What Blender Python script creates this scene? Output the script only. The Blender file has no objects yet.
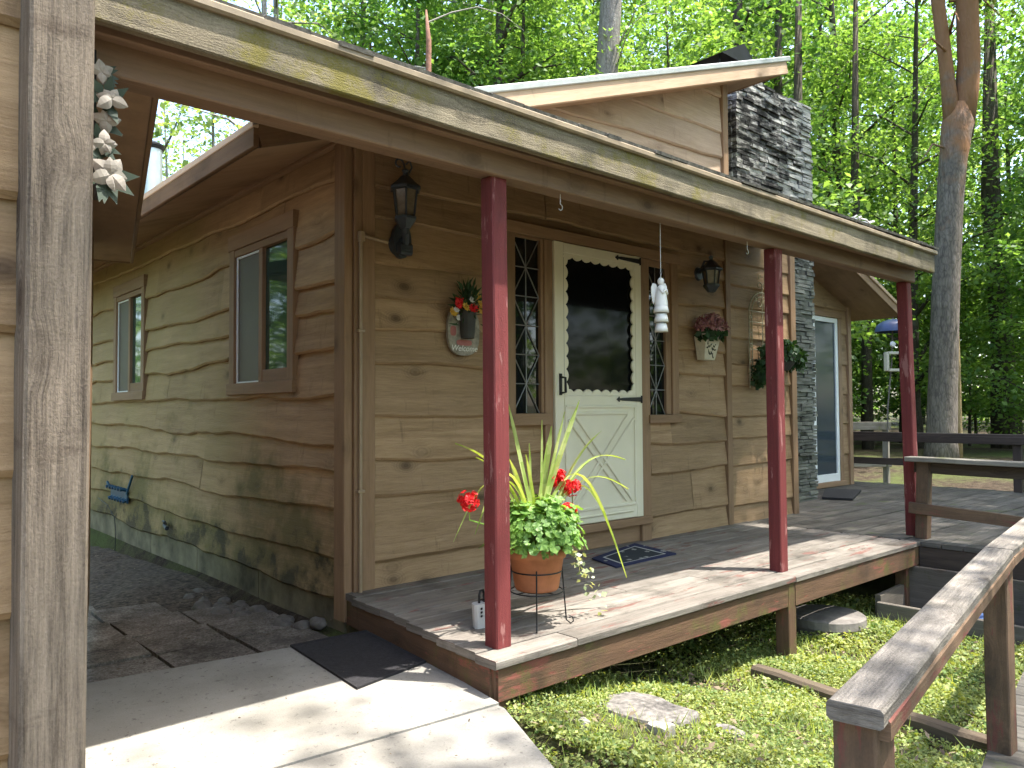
import bpy, math, random
import numpy as np
from mathutils import Vector, Matrix, noise as mnoise

RND = random.Random(11)
SC = bpy.context.scene
COL = SC.collection
rad = math.radians
BASE = {}

# ------------------------------------------------------------------ helpers
def V(*a):
    return Vector(a[0]) if len(a) == 1 else Vector(a)

def n1(x, s=0.0):
    return mnoise.noise(Vector((x, s * 7.31 + 0.5, s * 3.7)))

class MB:
    """collects faces, built as one mesh object"""
    def __init__(self):
        self.v = []; self.f = []; self.uv = []; self.t = []; self.tone = .5
    def face(self, pts, uvs=None):
        n = len(self.v)
        self.v += [tuple(p) for p in pts]
        self.f.append(tuple(range(n, n + len(pts)))); self.t.append(self.tone)
        self.uv += list(uvs) if uvs else [(p[0] + p[1] * .37, p[2] + p[1] * .2) for p in pts]
    def mesh(self, verts, faces, uvs=None):
        n = len(self.v)
        self.v += [tuple(p) for p in verts]
        for f in faces:
            self.f.append(tuple(i + n for i in f)); self.t.append(self.tone)
            for i in f:
                if uvs: self.uv.append(uvs[i])
                else:
                    p = verts[i]; self.uv.append((p[0] + p[1] * .37, p[2] + p[1] * .2))
    def beam(self, p0, p1, w, h, up=(0, 0, 1), ch=.004, seg=1, jit=0.0, rnd=RND):
        """chamfered timber from p0 to p1 (centre line); w sideways, h along up; uv runs along the grain"""
        p0 = V(p0); p1 = V(p1); d = (p1 - p0); L = d.length; d.normalize()
        s = d.cross(V(up)).normalized(); u = s.cross(d).normalized()
        a, b = w / 2, h / 2; c = min(ch, a * .6, b * .6)
        prof = [(-a + c, -b), (a - c, -b), (a, -b + c), (a, b - c), (a - c, b), (-a + c, b), (-a, b - c), (-a, -b + c)]
        per = [0]
        for i in range(8):
            q0, q1 = prof[i], prof[(i + 1) % 8]
            per.append(per[-1] + math.hypot(q1[0] - q0[0], q1[1] - q0[1]))
        ou, ov = rnd.uniform(0, 60), rnd.uniform(0, 60); self.tone = rnd.random()
        rings = []
        for k in range(seg + 1):
            t = k / seg
            c0 = p0 + d * L * t
            if jit and 0 < k < seg:
                c0 = c0 + s * rnd.uniform(-jit, jit) + u * rnd.uniform(-jit, jit)
            rings.append([c0 + s * x + u * y for x, y in prof])
        for k in range(seg):
            for i in range(8):
                j = (i + 1) % 8
                u0 = ou + L * k / seg; u1 = ou + L * (k + 1) / seg
                self.face([rings[k][i], rings[k][j], rings[k + 1][j], rings[k + 1][i]],
                          [(u0, ov + per[i]), (u0, ov + per[i + 1]), (u1, ov + per[i + 1]), (u1, ov + per[i])])
        for r, fl in ((rings[0], True), (rings[-1], False)):
            pts = r[::-1] if fl else r
            pp = prof[::-1] if fl else prof
            self.face(pts, [(ou + x * .3, ov + y) for x, y in pp])
    def box(self, x0, x1, y0, y1, z0, z1, ch=.003, ax='X'):
        cx, cy, cz = (x0 + x1) / 2, (y0 + y1) / 2, (z0 + z1) / 2
        if ax == 'X': self.beam((x0, cy, cz), (x1, cy, cz), abs(y1 - y0), abs(z1 - z0), ch=ch)
        elif ax == 'Y': self.beam((cx, y0, cz), (cx, y1, cz), abs(x1 - x0), abs(z1 - z0), ch=ch)
        else: self.beam((cx, cy, z0), (cx, cy, z1), abs(x1 - x0), abs(y1 - y0), up=(0, 1, 0), ch=ch)
    def tube(self, pts, radii, sides=8, cap=True):
        pts = [V(p) for p in pts]
        if not hasattr(radii, '__len__'): radii = [radii] * len(pts)
        n0 = len(self.v); vs = []; fs = []; uv = []
        prev = None; L = 0
        for i, p in enumerate(pts):
            d = (pts[min(i + 1, len(pts) - 1)] - pts[max(i - 1, 0)]).normalized()
            if prev is None:
                ref = V((0, 0, 1)) if abs(d.z) < .9 else V((1, 0, 0))
                s = d.cross(ref).normalized()
            else:
                s = (prev - d * prev.dot(d)).normalized()
            prev = s; t = d.cross(s)
            if i: L += (p - pts[i - 1]).length
            for k in range(sides):
                a = 2 * math.pi * k / sides
                vs.append(p + (s * math.cos(a) + t * math.sin(a)) * radii[i]); uv.append((L, k / sides * .3))
        for i in range(len(pts) - 1):
            for k in range(sides):
                k2 = (k + 1) % sides
                fs.append((i * sides + k, i * sides + k2, (i + 1) * sides + k2, (i + 1) * sides + k))
        if cap:
            fs.append(tuple(range(sides))[::-1]); fs.append(tuple((len(pts) - 1) * sides + k for k in range(sides)))
        self.mesh(vs, fs, uv)
    def lathe(self, c, prof, sides=24, axis=None):
        c = V(c); vs = []; fs = []
        M = Matrix.Identity(3) if axis is None else V((0, 0, 1)).rotation_difference(V(axis)).to_matrix()
        for r, z in prof:
            for k in range(sides):
                a = 2 * math.pi * k / sides
                vs.append(c + M @ V((r * math.cos(a), r * math.sin(a), z)))
        for i in range(len(prof) - 1):
            for k in range(sides):
                k2 = (k + 1) % sides
                fs.append((i * sides + k, i * sides + k2, (i + 1) * sides + k2, (i + 1) * sides + k))
        self.mesh(vs, fs)
    def blob(self, c, r, amp=.15, sub=12, seed=0, freq=1.5, flat=None):
        c = V(c); vs = []; fs = []
        n = sub
        for i in range(n + 1):
            th = math.pi * i / n
            for k in range(2 * n):
                ph = math.pi * k / n
                d = V((math.sin(th) * math.cos(ph), math.sin(th) * math.sin(ph), math.cos(th)))
                m = 1 + amp * mnoise.noise(d * freq + V((seed * 3.1, seed * 1.7, seed)))
                q = V((d.x * r[0], d.y * r[1], d.z * r[2])) * m
                if flat is not None: q.z = max(min(q.z, flat), -flat)
                vs.append(c + q)
        for i in range(n):
            for k in range(2 * n):
                k2 = (k + 1) % (2 * n)
                fs.append((i * 2 * n + k, (i + 1) * 2 * n + k, (i + 1) * 2 * n + k2, i * 2 * n + k2))
        self.mesh(vs, fs)
    def plate(self, poly, thick, nrm):
        """convex or star-shaped outline with thickness"""
        nrm = V(nrm) * thick
        a = [V(p) for p in poly]; b = [p + nrm for p in a]
        self.face(b); self.face(a[::-1])
        for i in range(len(a)):
            j = (i + 1) % len(a)
            self.face([a[i], a[j], b[j], b[i]])
    def build(self, name, mat, parent=None, base=None, smooth=False):
        me = bpy.data.meshes.new(name)
        if parent is not None: off = BASE[parent.name]
        else: off = V(base) if base is not None else V((0, 0, 0))
        me.from_pydata([(p[0] - off[0], p[1] - off[1], p[2] - off[2]) for p in self.v], [], self.f)
        uvl = me.uv_layers.new(name='UVMap')
        uvl.data.foreach_set('uv', np.array(self.uv, dtype=np.float32).ravel())
        at = me.attributes.new('tone', 'FLOAT', 'FACE'); at.data.foreach_set('value', np.array(self.t, dtype=np.float32))
        if smooth: me.polygons.foreach_set('use_smooth', [True] * len(me.polygons))
        me.materials.append(mat)
        o = bpy.data.objects.new(name, me); COL.objects.link(o)
        if parent is not None: o.parent = parent; BASE[o.name] = off
        else: o.location = off; BASE[o.name] = off
        return o

def tag(o, label=None, cat=None, group=None, kind=None):
    if label: o['label'] = label
    if cat: o['category'] = cat
    if group: o['group'] = group
    if kind: o['kind'] = kind
    return o

def thing(name, base, label, cat, group=None):
    o = bpy.data.objects.new(name, None); o.empty_display_size = .1
    COL.objects.link(o); o.location = base; BASE[o.name] = V(base)
    return tag(o, label, cat, group)

def kites(P, D, N, L, W, fold=.0):
    """leaf quads: base P, direction D, normal N, length L, width W (numpy arrays)"""
    S = np.cross(D, N); S /= np.linalg.norm(S, axis=1)[:, None] + 1e-9
    L = L[:, None]; W = W[:, None]
    a = P; b = P + D * L * .45 + S * W * .5 + N * L * fold; c = P + D * L; d = P + D * L * .45 - S * W * .5 + N * L * fold
    v = np.stack([a, b, c, d], 1).reshape(-1, 3)
    return v

def quads_object(name, v, mat, parent=None, base=(0, 0, 0), smooth=False):
    off = np.array(BASE[parent.name] if parent is not None else base, dtype=float)
    v = v - off
    n = len(v) // 4
    me = bpy.data.meshes.new(name)
    me.vertices.add(len(v)); me.vertices.foreach_set('co', v.astype(np.float32).ravel())
    me.loops.add(4 * n); me.loops.foreach_set('vertex_index', np.arange(4 * n, dtype=np.int32))
    me.polygons.add(n)
    me.polygons.foreach_set('loop_start', np.arange(0, 4 * n, 4, dtype=np.int32))
    me.update(calc_edges=True); me.validate()
    me.materials.append(mat)
    o = bpy.data.objects.new(name, me); COL.objects.link(o)
    if parent is not None: o.parent = parent; BASE[o.name] = BASE[parent.name]
    else: o.location = base; BASE[o.name] = V(base)
    return o

def unit(a):
    return a / (np.linalg.norm(a, axis=-1, keepdims=True) + 1e-9)

# ------------------------------------------------------------------ materials
def newmat(name):
    m = bpy.data.materials.new(name); m.use_nodes = True
    nt = m.node_tree; nt.nodes.clear()
    out = nt.nodes.new('ShaderNodeOutputMaterial')
    return m, nt, out

class NT:
    def __init__(self, nt): self.nt = nt
    def n(self, t, **kw):
        nd = self.nt.nodes.new('ShaderNode' + t)
        ins = kw.pop('ins', {})
        for k, v in kw.items(): setattr(nd, k, v)
        for k, v in ins.items():
            if hasattr(v, 'is_output') or isinstance(v, bpy.types.NodeSocket): self.nt.links.new(v, nd.inputs[k])
            else: nd.inputs[k].default_value = v
        return nd
    def map(self, vec, scale, loc=(0, 0, 0)):
        return self.n('Mapping', ins={'Vector': vec, 'Scale': scale, 'Location': loc}).outputs[0]
    def noise(self, vec, scale, detail=4, rough=.55, dist=0.0):
        return self.n('TexNoise', ins={'Vector': vec, 'Scale': scale, 'Detail': detail, 'Roughness': rough, 'Distortion': dist}).outputs[0]
    def ramp(self, fac, stops, interp='LINEAR'):
        r = self.n('ValToRGB', ins={'Fac': fac}); cr = r.color_ramp; cr.interpolation = interp
        while len(cr.elements) < len(stops): cr.elements.new(.5)
        for e, (p, c) in zip(cr.elements, stops):
            e.position = p; e.color = (*c, 1) if len(c) == 3 else c
        return r.outputs[0]
    def range(self, v, a, b, c=0., d=1.):
        return self.n('MapRange', ins={0: v, 1: a, 2: b, 3: c, 4: d}, clamp=True).outputs[0]
    def mix(self, f, a, b, mode='MIX'):
        m = self.n('Mix', data_type='RGBA', blend_type=mode)
        for k, v in ((0, f), (6, a), (7, b)):
            if isinstance(v, bpy.types.NodeSocket): self.nt.links.new(v, m.inputs[k])
            else: m.inputs[k].default_value = (*v, 1) if hasattr(v, '__len__') and len(v) == 3 else v
        return m.outputs[2]
    def math(self, op, a, b=0.0):
        m = self.n('Math', operation=op)
        for k, v in ((0, a), (1, b)):
            if isinstance(v, bpy.types.NodeSocket): self.nt.links.new(v, m.inputs[k])
            else: m.inputs[k].default_value = v
        return m.outputs[0]
    def bump(self, h, strength=.3, dist=.01):
        return self.n('Bump', ins={'Height': h, 'Strength': strength, 'Distance': dist}).outputs[0]
    def bsdf(self, col, rough=.7, normal=None, spec=.3, metal=0.):
        b = self.n('BsdfPrincipled')
        for k, v in (('Base Color', col), ('Roughness', rough), ('Specular IOR Level', spec), ('Metallic', metal)):
            if isinstance(v, bpy.types.NodeSocket): self.nt.links.new(v, b.inputs[k])
            else: b.inputs[k].default_value = (*v, 1) if hasattr(v, '__len__') and len(v) == 3 else v
        if normal is not None: self.nt.links.new(normal, b.inputs['Normal'])
        return b.outputs[0]

def m_wood(name, c1, c2, knot=(.05, .03, .02), knots=1.0, grain=26., rough=.75, bump=.35, moss=0., mosscol=(.10, .11, .03),
           peel=0., peelcol=(.3, .27, .22), peelscale=3., algae=False, contrast=1., spec=.25, dirt=0., speck=.06, kfrac=.52, tonev=.14):
    m, nt, out = newmat(name); N = NT(nt)
    uv = N.n('UVMap').outputs[0]
    pos = N.n('NewGeometry').outputs['Position']
    # knots bend the grain round them
    kv = N.n('TexVoronoi', feature='F1', ins={'Vector': N.map(uv, (3.2, 5.2, 1)), 'Scale': 1.0, 'Randomness': 1.0})
    kd = kv.outputs['Distance']
    ksel = N.math('GREATER_THAN', N.n('SeparateColor', ins={0: kv.outputs['Color']}).outputs[0], kfrac)
    kk = N.math('MULTIPLY', N.range(kd, .05, .16, 1., 0.), ksel)
    near = N.math('MULTIPLY', N.range(kd, .06, .36, 1., 0.), ksel)
    rings = N.math('MULTIPLY', N.math('SINE', N.math('MULTIPLY', kd, 110.)), N.math('MULTIPLY', near, .22 * knots))
    warpv = N.n('CombineXYZ', ins={1: N.math('MULTIPLY', near, .035)}).outputs[0]
    uv2 = N.n('VectorMath', operation='ADD', ins={0: uv, 1: warpv}).outputs[0]
    g = N.noise(N.map(uv2, (1.6, grain, 1)), 1.0, 6, .66, .25)
    g2 = N.noise(N.map(uv2, (9., grain * 5, 1)), 1.0, 4, .65)
    sp = N.noise(N.map(uv, (120, 200, 1)), 1.0, 3, .7)
    big = N.noise(N.map(uv, (1.1, 2.6, 1)), 1.0, 4, .6)
    f = N.math('ADD', N.math('MULTIPLY', g, .5), N.math('ADD', N.math('MULTIPLY', g2, .3), N.math('ADD', N.math('MULTIPLY', big, .3), N.math('MULTIPLY', sp, speck))))
    f = N.math('ADD', f, N.math('MULTIPLY', rings, .35))
    ce = .55 + speck / 2
    col = N.ramp(f, [(ce - .17 / contrast, c1), (ce + .17 / contrast, c2)])
    tn = N.range(N.n('Attribute', attribute_name='tone').outputs['Fac'], 0, 1, 1 - tonev, 1 + tonev)
    col = N.mix(1.0, col, N.n('CombineColor', ins={0: tn, 1: tn, 2: tn}).outputs[0], 'MULTIPLY')
    if knots:
        halo = N.math('MULTIPLY', N.range(kd, .1, .34, .38 * knots, 0.), ksel)
        col = N.mix(halo, col, knot)
        col = N.mix(N.math('MULTIPLY', kk, .72 * min(1, knots)), col, knot)
        st = N.noise(N.map(uv, (14, 2.2, 1)), 1.0, 5, .7)
        col = N.mix(N.range(st, .60, .74, 0, .5 * min(1, knots)), col, knot)
    if peel:
        pn = N.noise(N.map(uv, (peelscale, peelscale * 5, 1)), 1.0, 8, .7)
        pm = N.range(pn, .62 - peel * .3, .66 - peel * .3)
        col = N.mix(pm, col, peelcol)
    if dirt:
        dn = N.noise(pos, 3.1, 6, .65)
        col = N.mix(N.range(dn, .5, .72, 0, dirt), col, (.035, .03, .024))
    if moss:
        mn = N.math('ADD', N.noise(pos, 3.4, 7, .72), N.math('MULTIPLY', N.math('SUBTRACT', sp, .5), .35))
        col = N.mix(N.range(mn, .66 - moss * .25, .74 - moss * .2), col, mosscol)
    if algae:
        an = N.noise(pos, .9, 5, .6)
        sx = N.n('SeparateXYZ', ins={0: pos})
        yy = N.range(sx.outputs[1], .2, 3.4, -.22, .13)
        am = N.range(N.math('ADD', an, yy), .40, .72, 0, .6)
        col = N.mix(am, col, (.30, .225, .095))
        bn = N.noise(pos, 1.3, 6, .7)
        zz = N.range(sx.outputs[2], .0, 1.15, .17, -.17)
        bm = N.range(N.math('ADD', bn, zz), .5, .68, 0, .8)
        col = N.mix(bm, col, (.105, .092, .028))
        wz = N.range(sx.outputs[2], -.1, .5, .13, -.25)
        wm = N.range(N.math('ADD', N.noise(pos, 2.7, 6, .7), wz), .52, .62, 0, .9)
        col = N.mix(wm, col, (.04, .031, .017))
    h = N.math('ADD', N.math('MULTIPLY', g, .7), N.math('ADD', N.math('MULTIPLY', g2, .6), N.math('ADD', N.math('MULTIPLY', sp, speck * 2.5), N.math('MULTIPLY', kk, -.4))))
    sh = N.bsdf(col, N.range(g2, .3, .7, rough - .1, min(1, rough + .12)), N.bump(h, bump, .006), spec)
    nt.links.new(sh, out.inputs[0]); return m

def m_plain(name, col, rough=.6, metal=0., spec=.4, var=.15, scale=8., bump=0., bscale=40.):
    m, nt, out = newmat(name); N = NT(nt)
    tc = N.n('TexCoord').outputs['Object']
    nz = N.noise(tc, scale, 5, .6)
    lo = tuple(c * (1 - var) for c in col); hi = tuple(min(1, c * (1 + var)) for c in col)
    c = N.ramp(nz, [(.3, lo), (.7, hi)])
    nm = N.bump(N.noise(tc, bscale, 4, .6), bump, .004) if bump else None
    nt.links.new(N.bsdf(c, rough, nm, spec, metal), out.inputs[0]); return m

def m_leaf(name, c_dark, c_light, trans=.45, scale=1.2, rough=.5, objvar=True, tcol=None):
    m, nt, out = newmat(name); N = NT(nt)
    pos = N.n('NewGeometry').outputs['Position']
    ri = N.n('NewGeometry').outputs['Random Per Island']
    nz = N.noise(pos, scale, 3, .5)
    f = N.math('ADD', N.math('MULTIPLY', nz, .7), N.math('MULTIPLY', ri, .45))
    if objvar:
        orr = N.n('ObjectInfo').outputs['Random']
        f = N.math('ADD', f, N.math('MULTIPLY', N.math('SUBTRACT', orr, .5), .3))
    c = N.ramp(f, [(.3, c_dark), (.85, c_light)])
    tc = N.mix(1.0, c, tcol or (2.2, 2.0, .7), 'MULTIPLY')
    d = N.bsdf(c, rough, None, .35)
    t = N.n('BsdfTranslucent', ins={'Color': tc}).outputs[0]
    mx = N.n('MixShader', ins={0: trans}); nt.links.new(d, mx.inputs[1]); nt.links.new(t, mx.inputs[2])
    nt.links.new(mx.outputs[0], out.inputs[0]); return m

def m_bark(name, c1, c2, sc=1.0, orange=False, lichen=None):
    m, nt, out = newmat(name); N = NT(nt)
    tc = N.n('TexCoord').outputs['Object']
    v = N.n('TexVoronoi', feature='DISTANCE_TO_EDGE', ins={'Vector': N.n('VectorMath', operation='ADD', ins={0: N.map(tc, (17 * sc, 17 * sc, 6 * sc)), 1: N.n('VectorMath', operation='SCALE', ins={0: N.n('TexNoise', ins={'Vector': tc, 'Scale': 3.}).outputs[1], 3: 1.6}).outputs[0]}).outputs[0], 'Scale': 1.0}).outputs[0]
    nz = N.noise(N.map(tc, (14, 14, 3)), 1.0, 6, .65)
    f = N.math('ADD', N.math('MULTIPLY', N.range(v, 0, .25), .16), N.math('MULTIPLY', nz, 1.0))
    c = N.ramp(f, [(.25, c1), (.8, c2)])
    if lichen: c = N.mix(N.range(N.noise(tc, 2.2, 6, .7), .55, .68, 0, .7), c, lichen)
    if orange:
        sx = N.n('SeparateXYZ', ins={0: tc})
        o = N.math('ADD', N.range(sx.outputs[2], 3.5, 9.5, -.15, .55), N.noise(tc, 1.6, 4, .6))
        c = N.mix(N.range(o, .6, .85, 0, .85), c, (.30, .15, .075))
    nt.links.new(N.bsdf(c, .9, N.bump(f, .8, .03), .1), out.inputs[0]); return m

def m_concrete(name):
    m, nt, out = newmat(name); N = NT(nt)
    p = N.n('NewGeometry').outputs['Position']
    a = N.noise(p, 2.2, 6, .6); b = N.noise(p, 160, 3, .7); s = N.noise(p, 38, 4, .75)
    c = N.ramp(N.math('ADD', N.math('MULTIPLY', a, .7), N.math('MULTIPLY', b, .4)), [(.3, (.17, .16, .14)), (.75, (.34, .325, .29))])
    c = N.mix(N.range(N.noise(p, 0.8, 7, .7), .5, .66, 0, .45), c, (.12, .11, .09))
    c = N.mix(N.range(s, .60, .68, 0, .8), c, (.09, .085, .075))
    c = N.mix(N.range(N.noise(p, 1.1, 5, .65), .56, .72, 0, .5), c, (.2, .15, .12))
    h = N.math('ADD', b, N.math('MULTIPLY', s, .6))
    nt.links.new(N.bsdf(c, .88, N.bump(h, .35, .004), .2), out.inputs[0]); return m

def m_ground():
    m, nt, out = newmat('forest_soil'); N = NT(nt)
    p = N.n('NewGeometry').outputs['Position']
    a = N.noise(p, .35, 5, .6); b = N.noise(p, 9, 7, .7); c0 = N.noise(p, 60, 3, .7)
    c = N.ramp(N.math('ADD', N.math('MULTIPLY', b, .6), N.math('MULTIPLY', c0, .45)), [(.3, (.018, .013, .01)), (.55, (.075, .056, .04)), (.8, (.19, .15, .11))])
    c = N.mix(N.range(N.math('ADD', a, N.math('MULTIPLY', b, .35)), .62, .78, 0, .8), c, (.09, .12, .035))
    nt.links.new(N.bsdf(c, .95, N.bump(N.math('ADD', b, c0), .9, .03), .1), out.inputs[0]); return m

def m_stone_pavers():
    m, nt, out = newmat('old_pavers'); N = NT(nt)
    p = N.n('NewGeometry').outputs['Position']
    a = N.noise(p, 3, 7, .7); b = N.noise(p, 70, 3, .8)
    c = N.ramp(N.math('ADD', N.math('MULTIPLY', a, .5), N.math('MULTIPLY', b, .5)), [(.36, (.065, .055, .045)), (.50, (.20, .172, .145)), (.64, (.42, .38, .335))])
    c = N.mix(N.range(N.noise(p, 1.6, 6, .7), .5, .64, 0, .75), c, (.045, .038, .031))
    nt.links.new(N.bsdf(c, .95, N.bump(N.math('ADD', a, b), .8, .012), .15), out.inputs[0]); return m

def m_chimney():
    m, nt, out = newmat('sooty_painted_stone'); N = NT(nt)
    p = N.n('NewGeometry').outputs['Position']
    sx = N.n('SeparateXYZ', ins={0: p})
    a = N.noise(N.map(p, (1.1, 1.1, .8)), 1.0, 4, .6); b = N.noise(N.map(p, (5, 5, 16)), 1.0, 8, .75); r = N.n('NewGeometry').outputs['Random Per Island']
    f = N.math('ADD', N.math('MULTIPLY', a, .7), N.math('ADD', N.math('MULTIPLY', b, .8), N.math('MULTIPLY', r, .12)))
    hi = N.ramp(f, [(.72, (.022, .021, .02)), (.80, (.11, .106, .10)), (.89, (.44, .43, .40))])
    lo = N.ramp(f, [(.6, (.05, .05, .042)), (.9, (.20, .205, .175))])
    c = N.mix(N.range(sx.outputs[2], 2.3, 2.9), lo, hi)
    nt.links.new(N.bsdf(c, .9, N.bump(b, .6, .012), .15), out.inputs[0]); return m

def m_glass(name, col, rough=.03, spec=.6):
    m, nt, out = newmat(name); N = NT(nt)
    p = N.n('NewGeometry').outputs['Position']
    nm = N.bump(N.noise(p, 2.5, 2, .5), .04, .02)
    nt.links.new(N.bsdf(col, rough, nm, spec), out.inputs[0]); return m

M = {}
M['siding'] = m_wood('stained_board', (.195, .12, .06), (.405, .27, .156), (.06, .035, .018), 1.0, 20, .62, .6, contrast=1.1, speck=.1, kfrac=.3, tonev=.14)
M['siding_side'] = m_wood('stained_board_mossy', (.24, .148, .076), (.48, .325, .18), (.07, .043, .022), 1.0, 20, .65, .6, algae=True, contrast=1.1, speck=.09, kfrac=.3, tonev=.12)
M['gable'] = m_wood('faded_sunlit_board', (.30, .205, .14), (.52, .385, .28), (.12, .075, .05), 1.0, 20, .7, .6, speck=.12, kfrac=.4)  # paler than the siding: fading plus the gable's sun and bounce in the colour
M['siding_pale'] = m_wood('garage_board', (.20, .12, .058), (.43, .29, .165), (.06, .035, .02), 1.0, 20, .7, .6, speck=.14, kfrac=.3)
M['trim'] = m_wood('brown_trim', (.20, .12, .066), (.33, .21, .125), knots=.5, grain=22, rough=.6, bump=.3, tonev=.1)
M['fasciadark'] = m_wood('dark_brown_fascia', (.12, .07, .04), (.235, .145, .085), knots=.5, grain=20, rough=.75, bump=.3, dirt=.4, spec=.1)
M['trim_light'] = m_wood('tan_trim', (.40, .27, .175), (.56, .41, .29), knots=.6, grain=20, rough=.65, bump=.3)
M['soffit'] = m_wood('soffit_plywood', (.29, .18, .105), (.43, .285, .18), knots=.4, grain=8, rough=.7, bump=.15, dirt=.35)
M['fascia'] = m_wood('weathered_fascia', (.10, .082, .055), (.36, .305, .21), (.05, .04, .03), .8, 30, .9, .9, moss=.55, mosscol=(.17, .145, .04), dirt=.75, speck=.42)
M['beamwood'] = m_wood('brown_beam', (.14, .086, .054), (.25, .16, .105), knots=1., grain=22, rough=.6, bump=.35, kfrac=.35, speck=.08)
M['deck'] = m_wood('deck_board', (.085, .073, .062), (.275, .247, .213), knots=.6, grain=26, rough=.85, bump=.6, dirt=.7, peel=.15, peelcol=(.15, .075, .062), peelscale=2.2, speck=.14)
M['deck_dark'] = m_wood('old_deck_board', (.035, .032, .028), (.145, .134, .117), knots=.5, grain=26, rough=.85, bump=.6, moss=.3, mosscol=(.07, .09, .03), dirt=.85, speck=.15)
M['rim'] = m_wood('deck_rim', (.07, .04, .025), (.165, .095, .056), knots=.6, grain=22, rough=.8, bump=.5, moss=.5, mosscol=(.10, .09, .03), peel=.2, peelcol=(.20, .07, .052), peelscale=1.6, dirt=.6, speck=.12)
M['redpost'] = m_wood('red_painted_post', (.095, .019, .02), (.195, .042, .041), knots=.4, grain=40, rough=.65, bump=.5, peel=.13, peelcol=(.29, .13, .12), peelscale=3.2, speck=.25, dirt=.25)
M['greypost'] = m_wood('grey_weathered_post', (.06, .045, .034), (.32, .255, .195), (.05, .03, .02), 1., 40, .9, 1., speck=.16, dirt=.25, contrast=1.25, kfrac=.25)
M['rail'] = m_wood('weathered_handrail', (.035, .03, .027), (.36, .32, .27), knots=.6, grain=30, rough=.75, bump=.9, dirt=.9, contrast=.95, speck=.28)
M['railred'] = m_wood('worn_red_rail', (.08, .05, .033), (.22, .14, .085), knots=.7, grain=24, rough=.75, bump=.6, peel=.2, peelcol=(.18, .065, .052), peelscale=2.4, dirt=.7, speck=.2)
M['greyrail'] = m_wood('grey_rail', (.09, .08, .065), (.27, .25, .21), knots=.4, grain=26, rough=.85, bump=.4, moss=.35, mosscol=(.10, .11, .035), dirt=.5)
M['darkrail'] = m_wood('dark_rail', (.03, .022, .018), (.10, .075, .06), knots=.4, grain=26, rough=.7, bump=.4)
M['planter'] = m_wood('old_planter', (.06, .053, .045), (.16, .14, .115), knots=.5, grain=26, rough=.9, bump=.5, moss=.3, mosscol=(.06, .07, .025))
M['timber'] = m_wood('landscape_timber', (.045, .035, .025), (.13, .10, .07), knots=.5, grain=20, rough=.95, bump=.7, moss=.35, mosscol=(.06, .07, .02))
M['shingle'] = m_plain('shingle', (.15, .135, .115), .95, var=.6, scale=30, bump=.8, bscale=60)
M['drip'] = m_plain('bronze_drip_edge', (.24, .185, .12), .5, spec=.5, var=.25, scale=12)
M['metalroof'] = m_plain('grey_metal_edge', (.42, .44, .43), .4, .3, var=.1, scale=10)
M['foundation'] = m_plain('mossy_foundation', (.155, .135, .085), .95, var=.6, scale=4, bump=.6, bscale=50)
M['concrete'] = m_concrete('concrete')
M['ground'] = m_ground()
M['pavers'] = m_stone_pavers()
M['soil'] = m_plain('dark_soil', (.085, .064, .046), 1., var=.9, scale=30, bump=1., bscale=60)
M['chimney'] = m_chimney()
M['mortar'] = m_plain('dark_mortar', (.05, .048, .045), 1., var=.3)
M['glass'] = m_glass('window_glass', (.006, .008, .009), .03, .55)
M['glass_door'] = m_glass('dark_door_glass', (.004, .005, .006), .06, .10)
M['glass_side'] = m_glass('side_window_glass', (.035, .065, .05), .04, .5)
M['glass_slide'] = m_glass('sliding_door_glass', (.045, .06, .072), .08, .10)
M['screen'] = m_plain('insect_screen', (.105, .09, .068), .55, var=.05, spec=.5)
M['white'] = m_plain('cream_paint', (.75, .70, .54), .42, var=.04, scale=5, spec=.4)
M['whitemetal'] = m_plain('white_metal', (.78, .80, .80), .4, var=.03)
M['lead'] = m_plain('lead_came', (.22, .22, .21), .4, .4, var=.2)
M['black'] = m_plain('black_iron', (.012, .012, .013), .45, .2, var=.3)
M['lantern'] = m_plain('blueblack_metal', (.06, .072, .088), .42, .4, var=.3)
M['lampglass'] = m_plain('amber_lamp_glass', (.16, .13, .09), .15, var=.3, spec=.8, scale=20)
M['conduit'] = m_plain('painted_conduit', (.30, .22, .14), .45, var=.15)
M['terracotta'] = m_plain('terracotta', (.44, .165, .075), .78, var=.3, scale=7, bump=.25)
M['geranium'] = m_leaf('geranium_leaf', (.075, .165, .035), (.24, .40, .10), .35, 9, .45, False)
M['redflower'] = m_leaf('red_petal', (.55, .006, .012), (.80, .03, .03), .25, 30, .5, False, (1.3, 1., 1.))
M['blade'] = m_leaf('spike_leaf', (.24, .34, .07), (.48, .54, .22), .35, 8, .4, False)
M['vine'] = m_leaf('variegated_vine', (.13, .20, .08), (.50, .52, .36), .25, 40, .45, False)
M['ivy'] = m_leaf('dark_ivy', (.012, .035, .014), (.035, .085, .03), .2, 20, .5, False)
M['mat'] = m_plain('black_rubber', (.018, .017, .019), .8, var=.5, scale=60, bump=.4, bscale=200)
M['pink'] = m_leaf('dusty_pink_petal', (.25, .085, .11), (.52, .30, .29), .2, 30, .6, False, (1.2, 1., 1.))
M['yellow'] = m_leaf('yellow_petal', (.60, .30, .03), (.75, .52, .10), .2, 30, .6, False, (1.2, 1., 1.))
M['ceramic'] = m_plain('white_ceramic', (.74, .72, .68), .35, var=.05, scale=14)
M['cream'] = m_plain('cream_tin', (.60, .55, .43), .55, var=.12, scale=30)
M['verdigris'] = m_plain('rusty_cream_iron', (.34, .31, .22), .6, var=.35, scale=30)
M['plaque'] = m_plain('painted_plaque', (.27, .245, .2), .7, var=.45, scale=22)
M['pinkpaint'] = m_plain('pink_paint', (.36, .13, .12), .7)
M['slatepot'] = m_plain('slate_pot', (.05, .05, .045), .7, var=.3)
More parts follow.
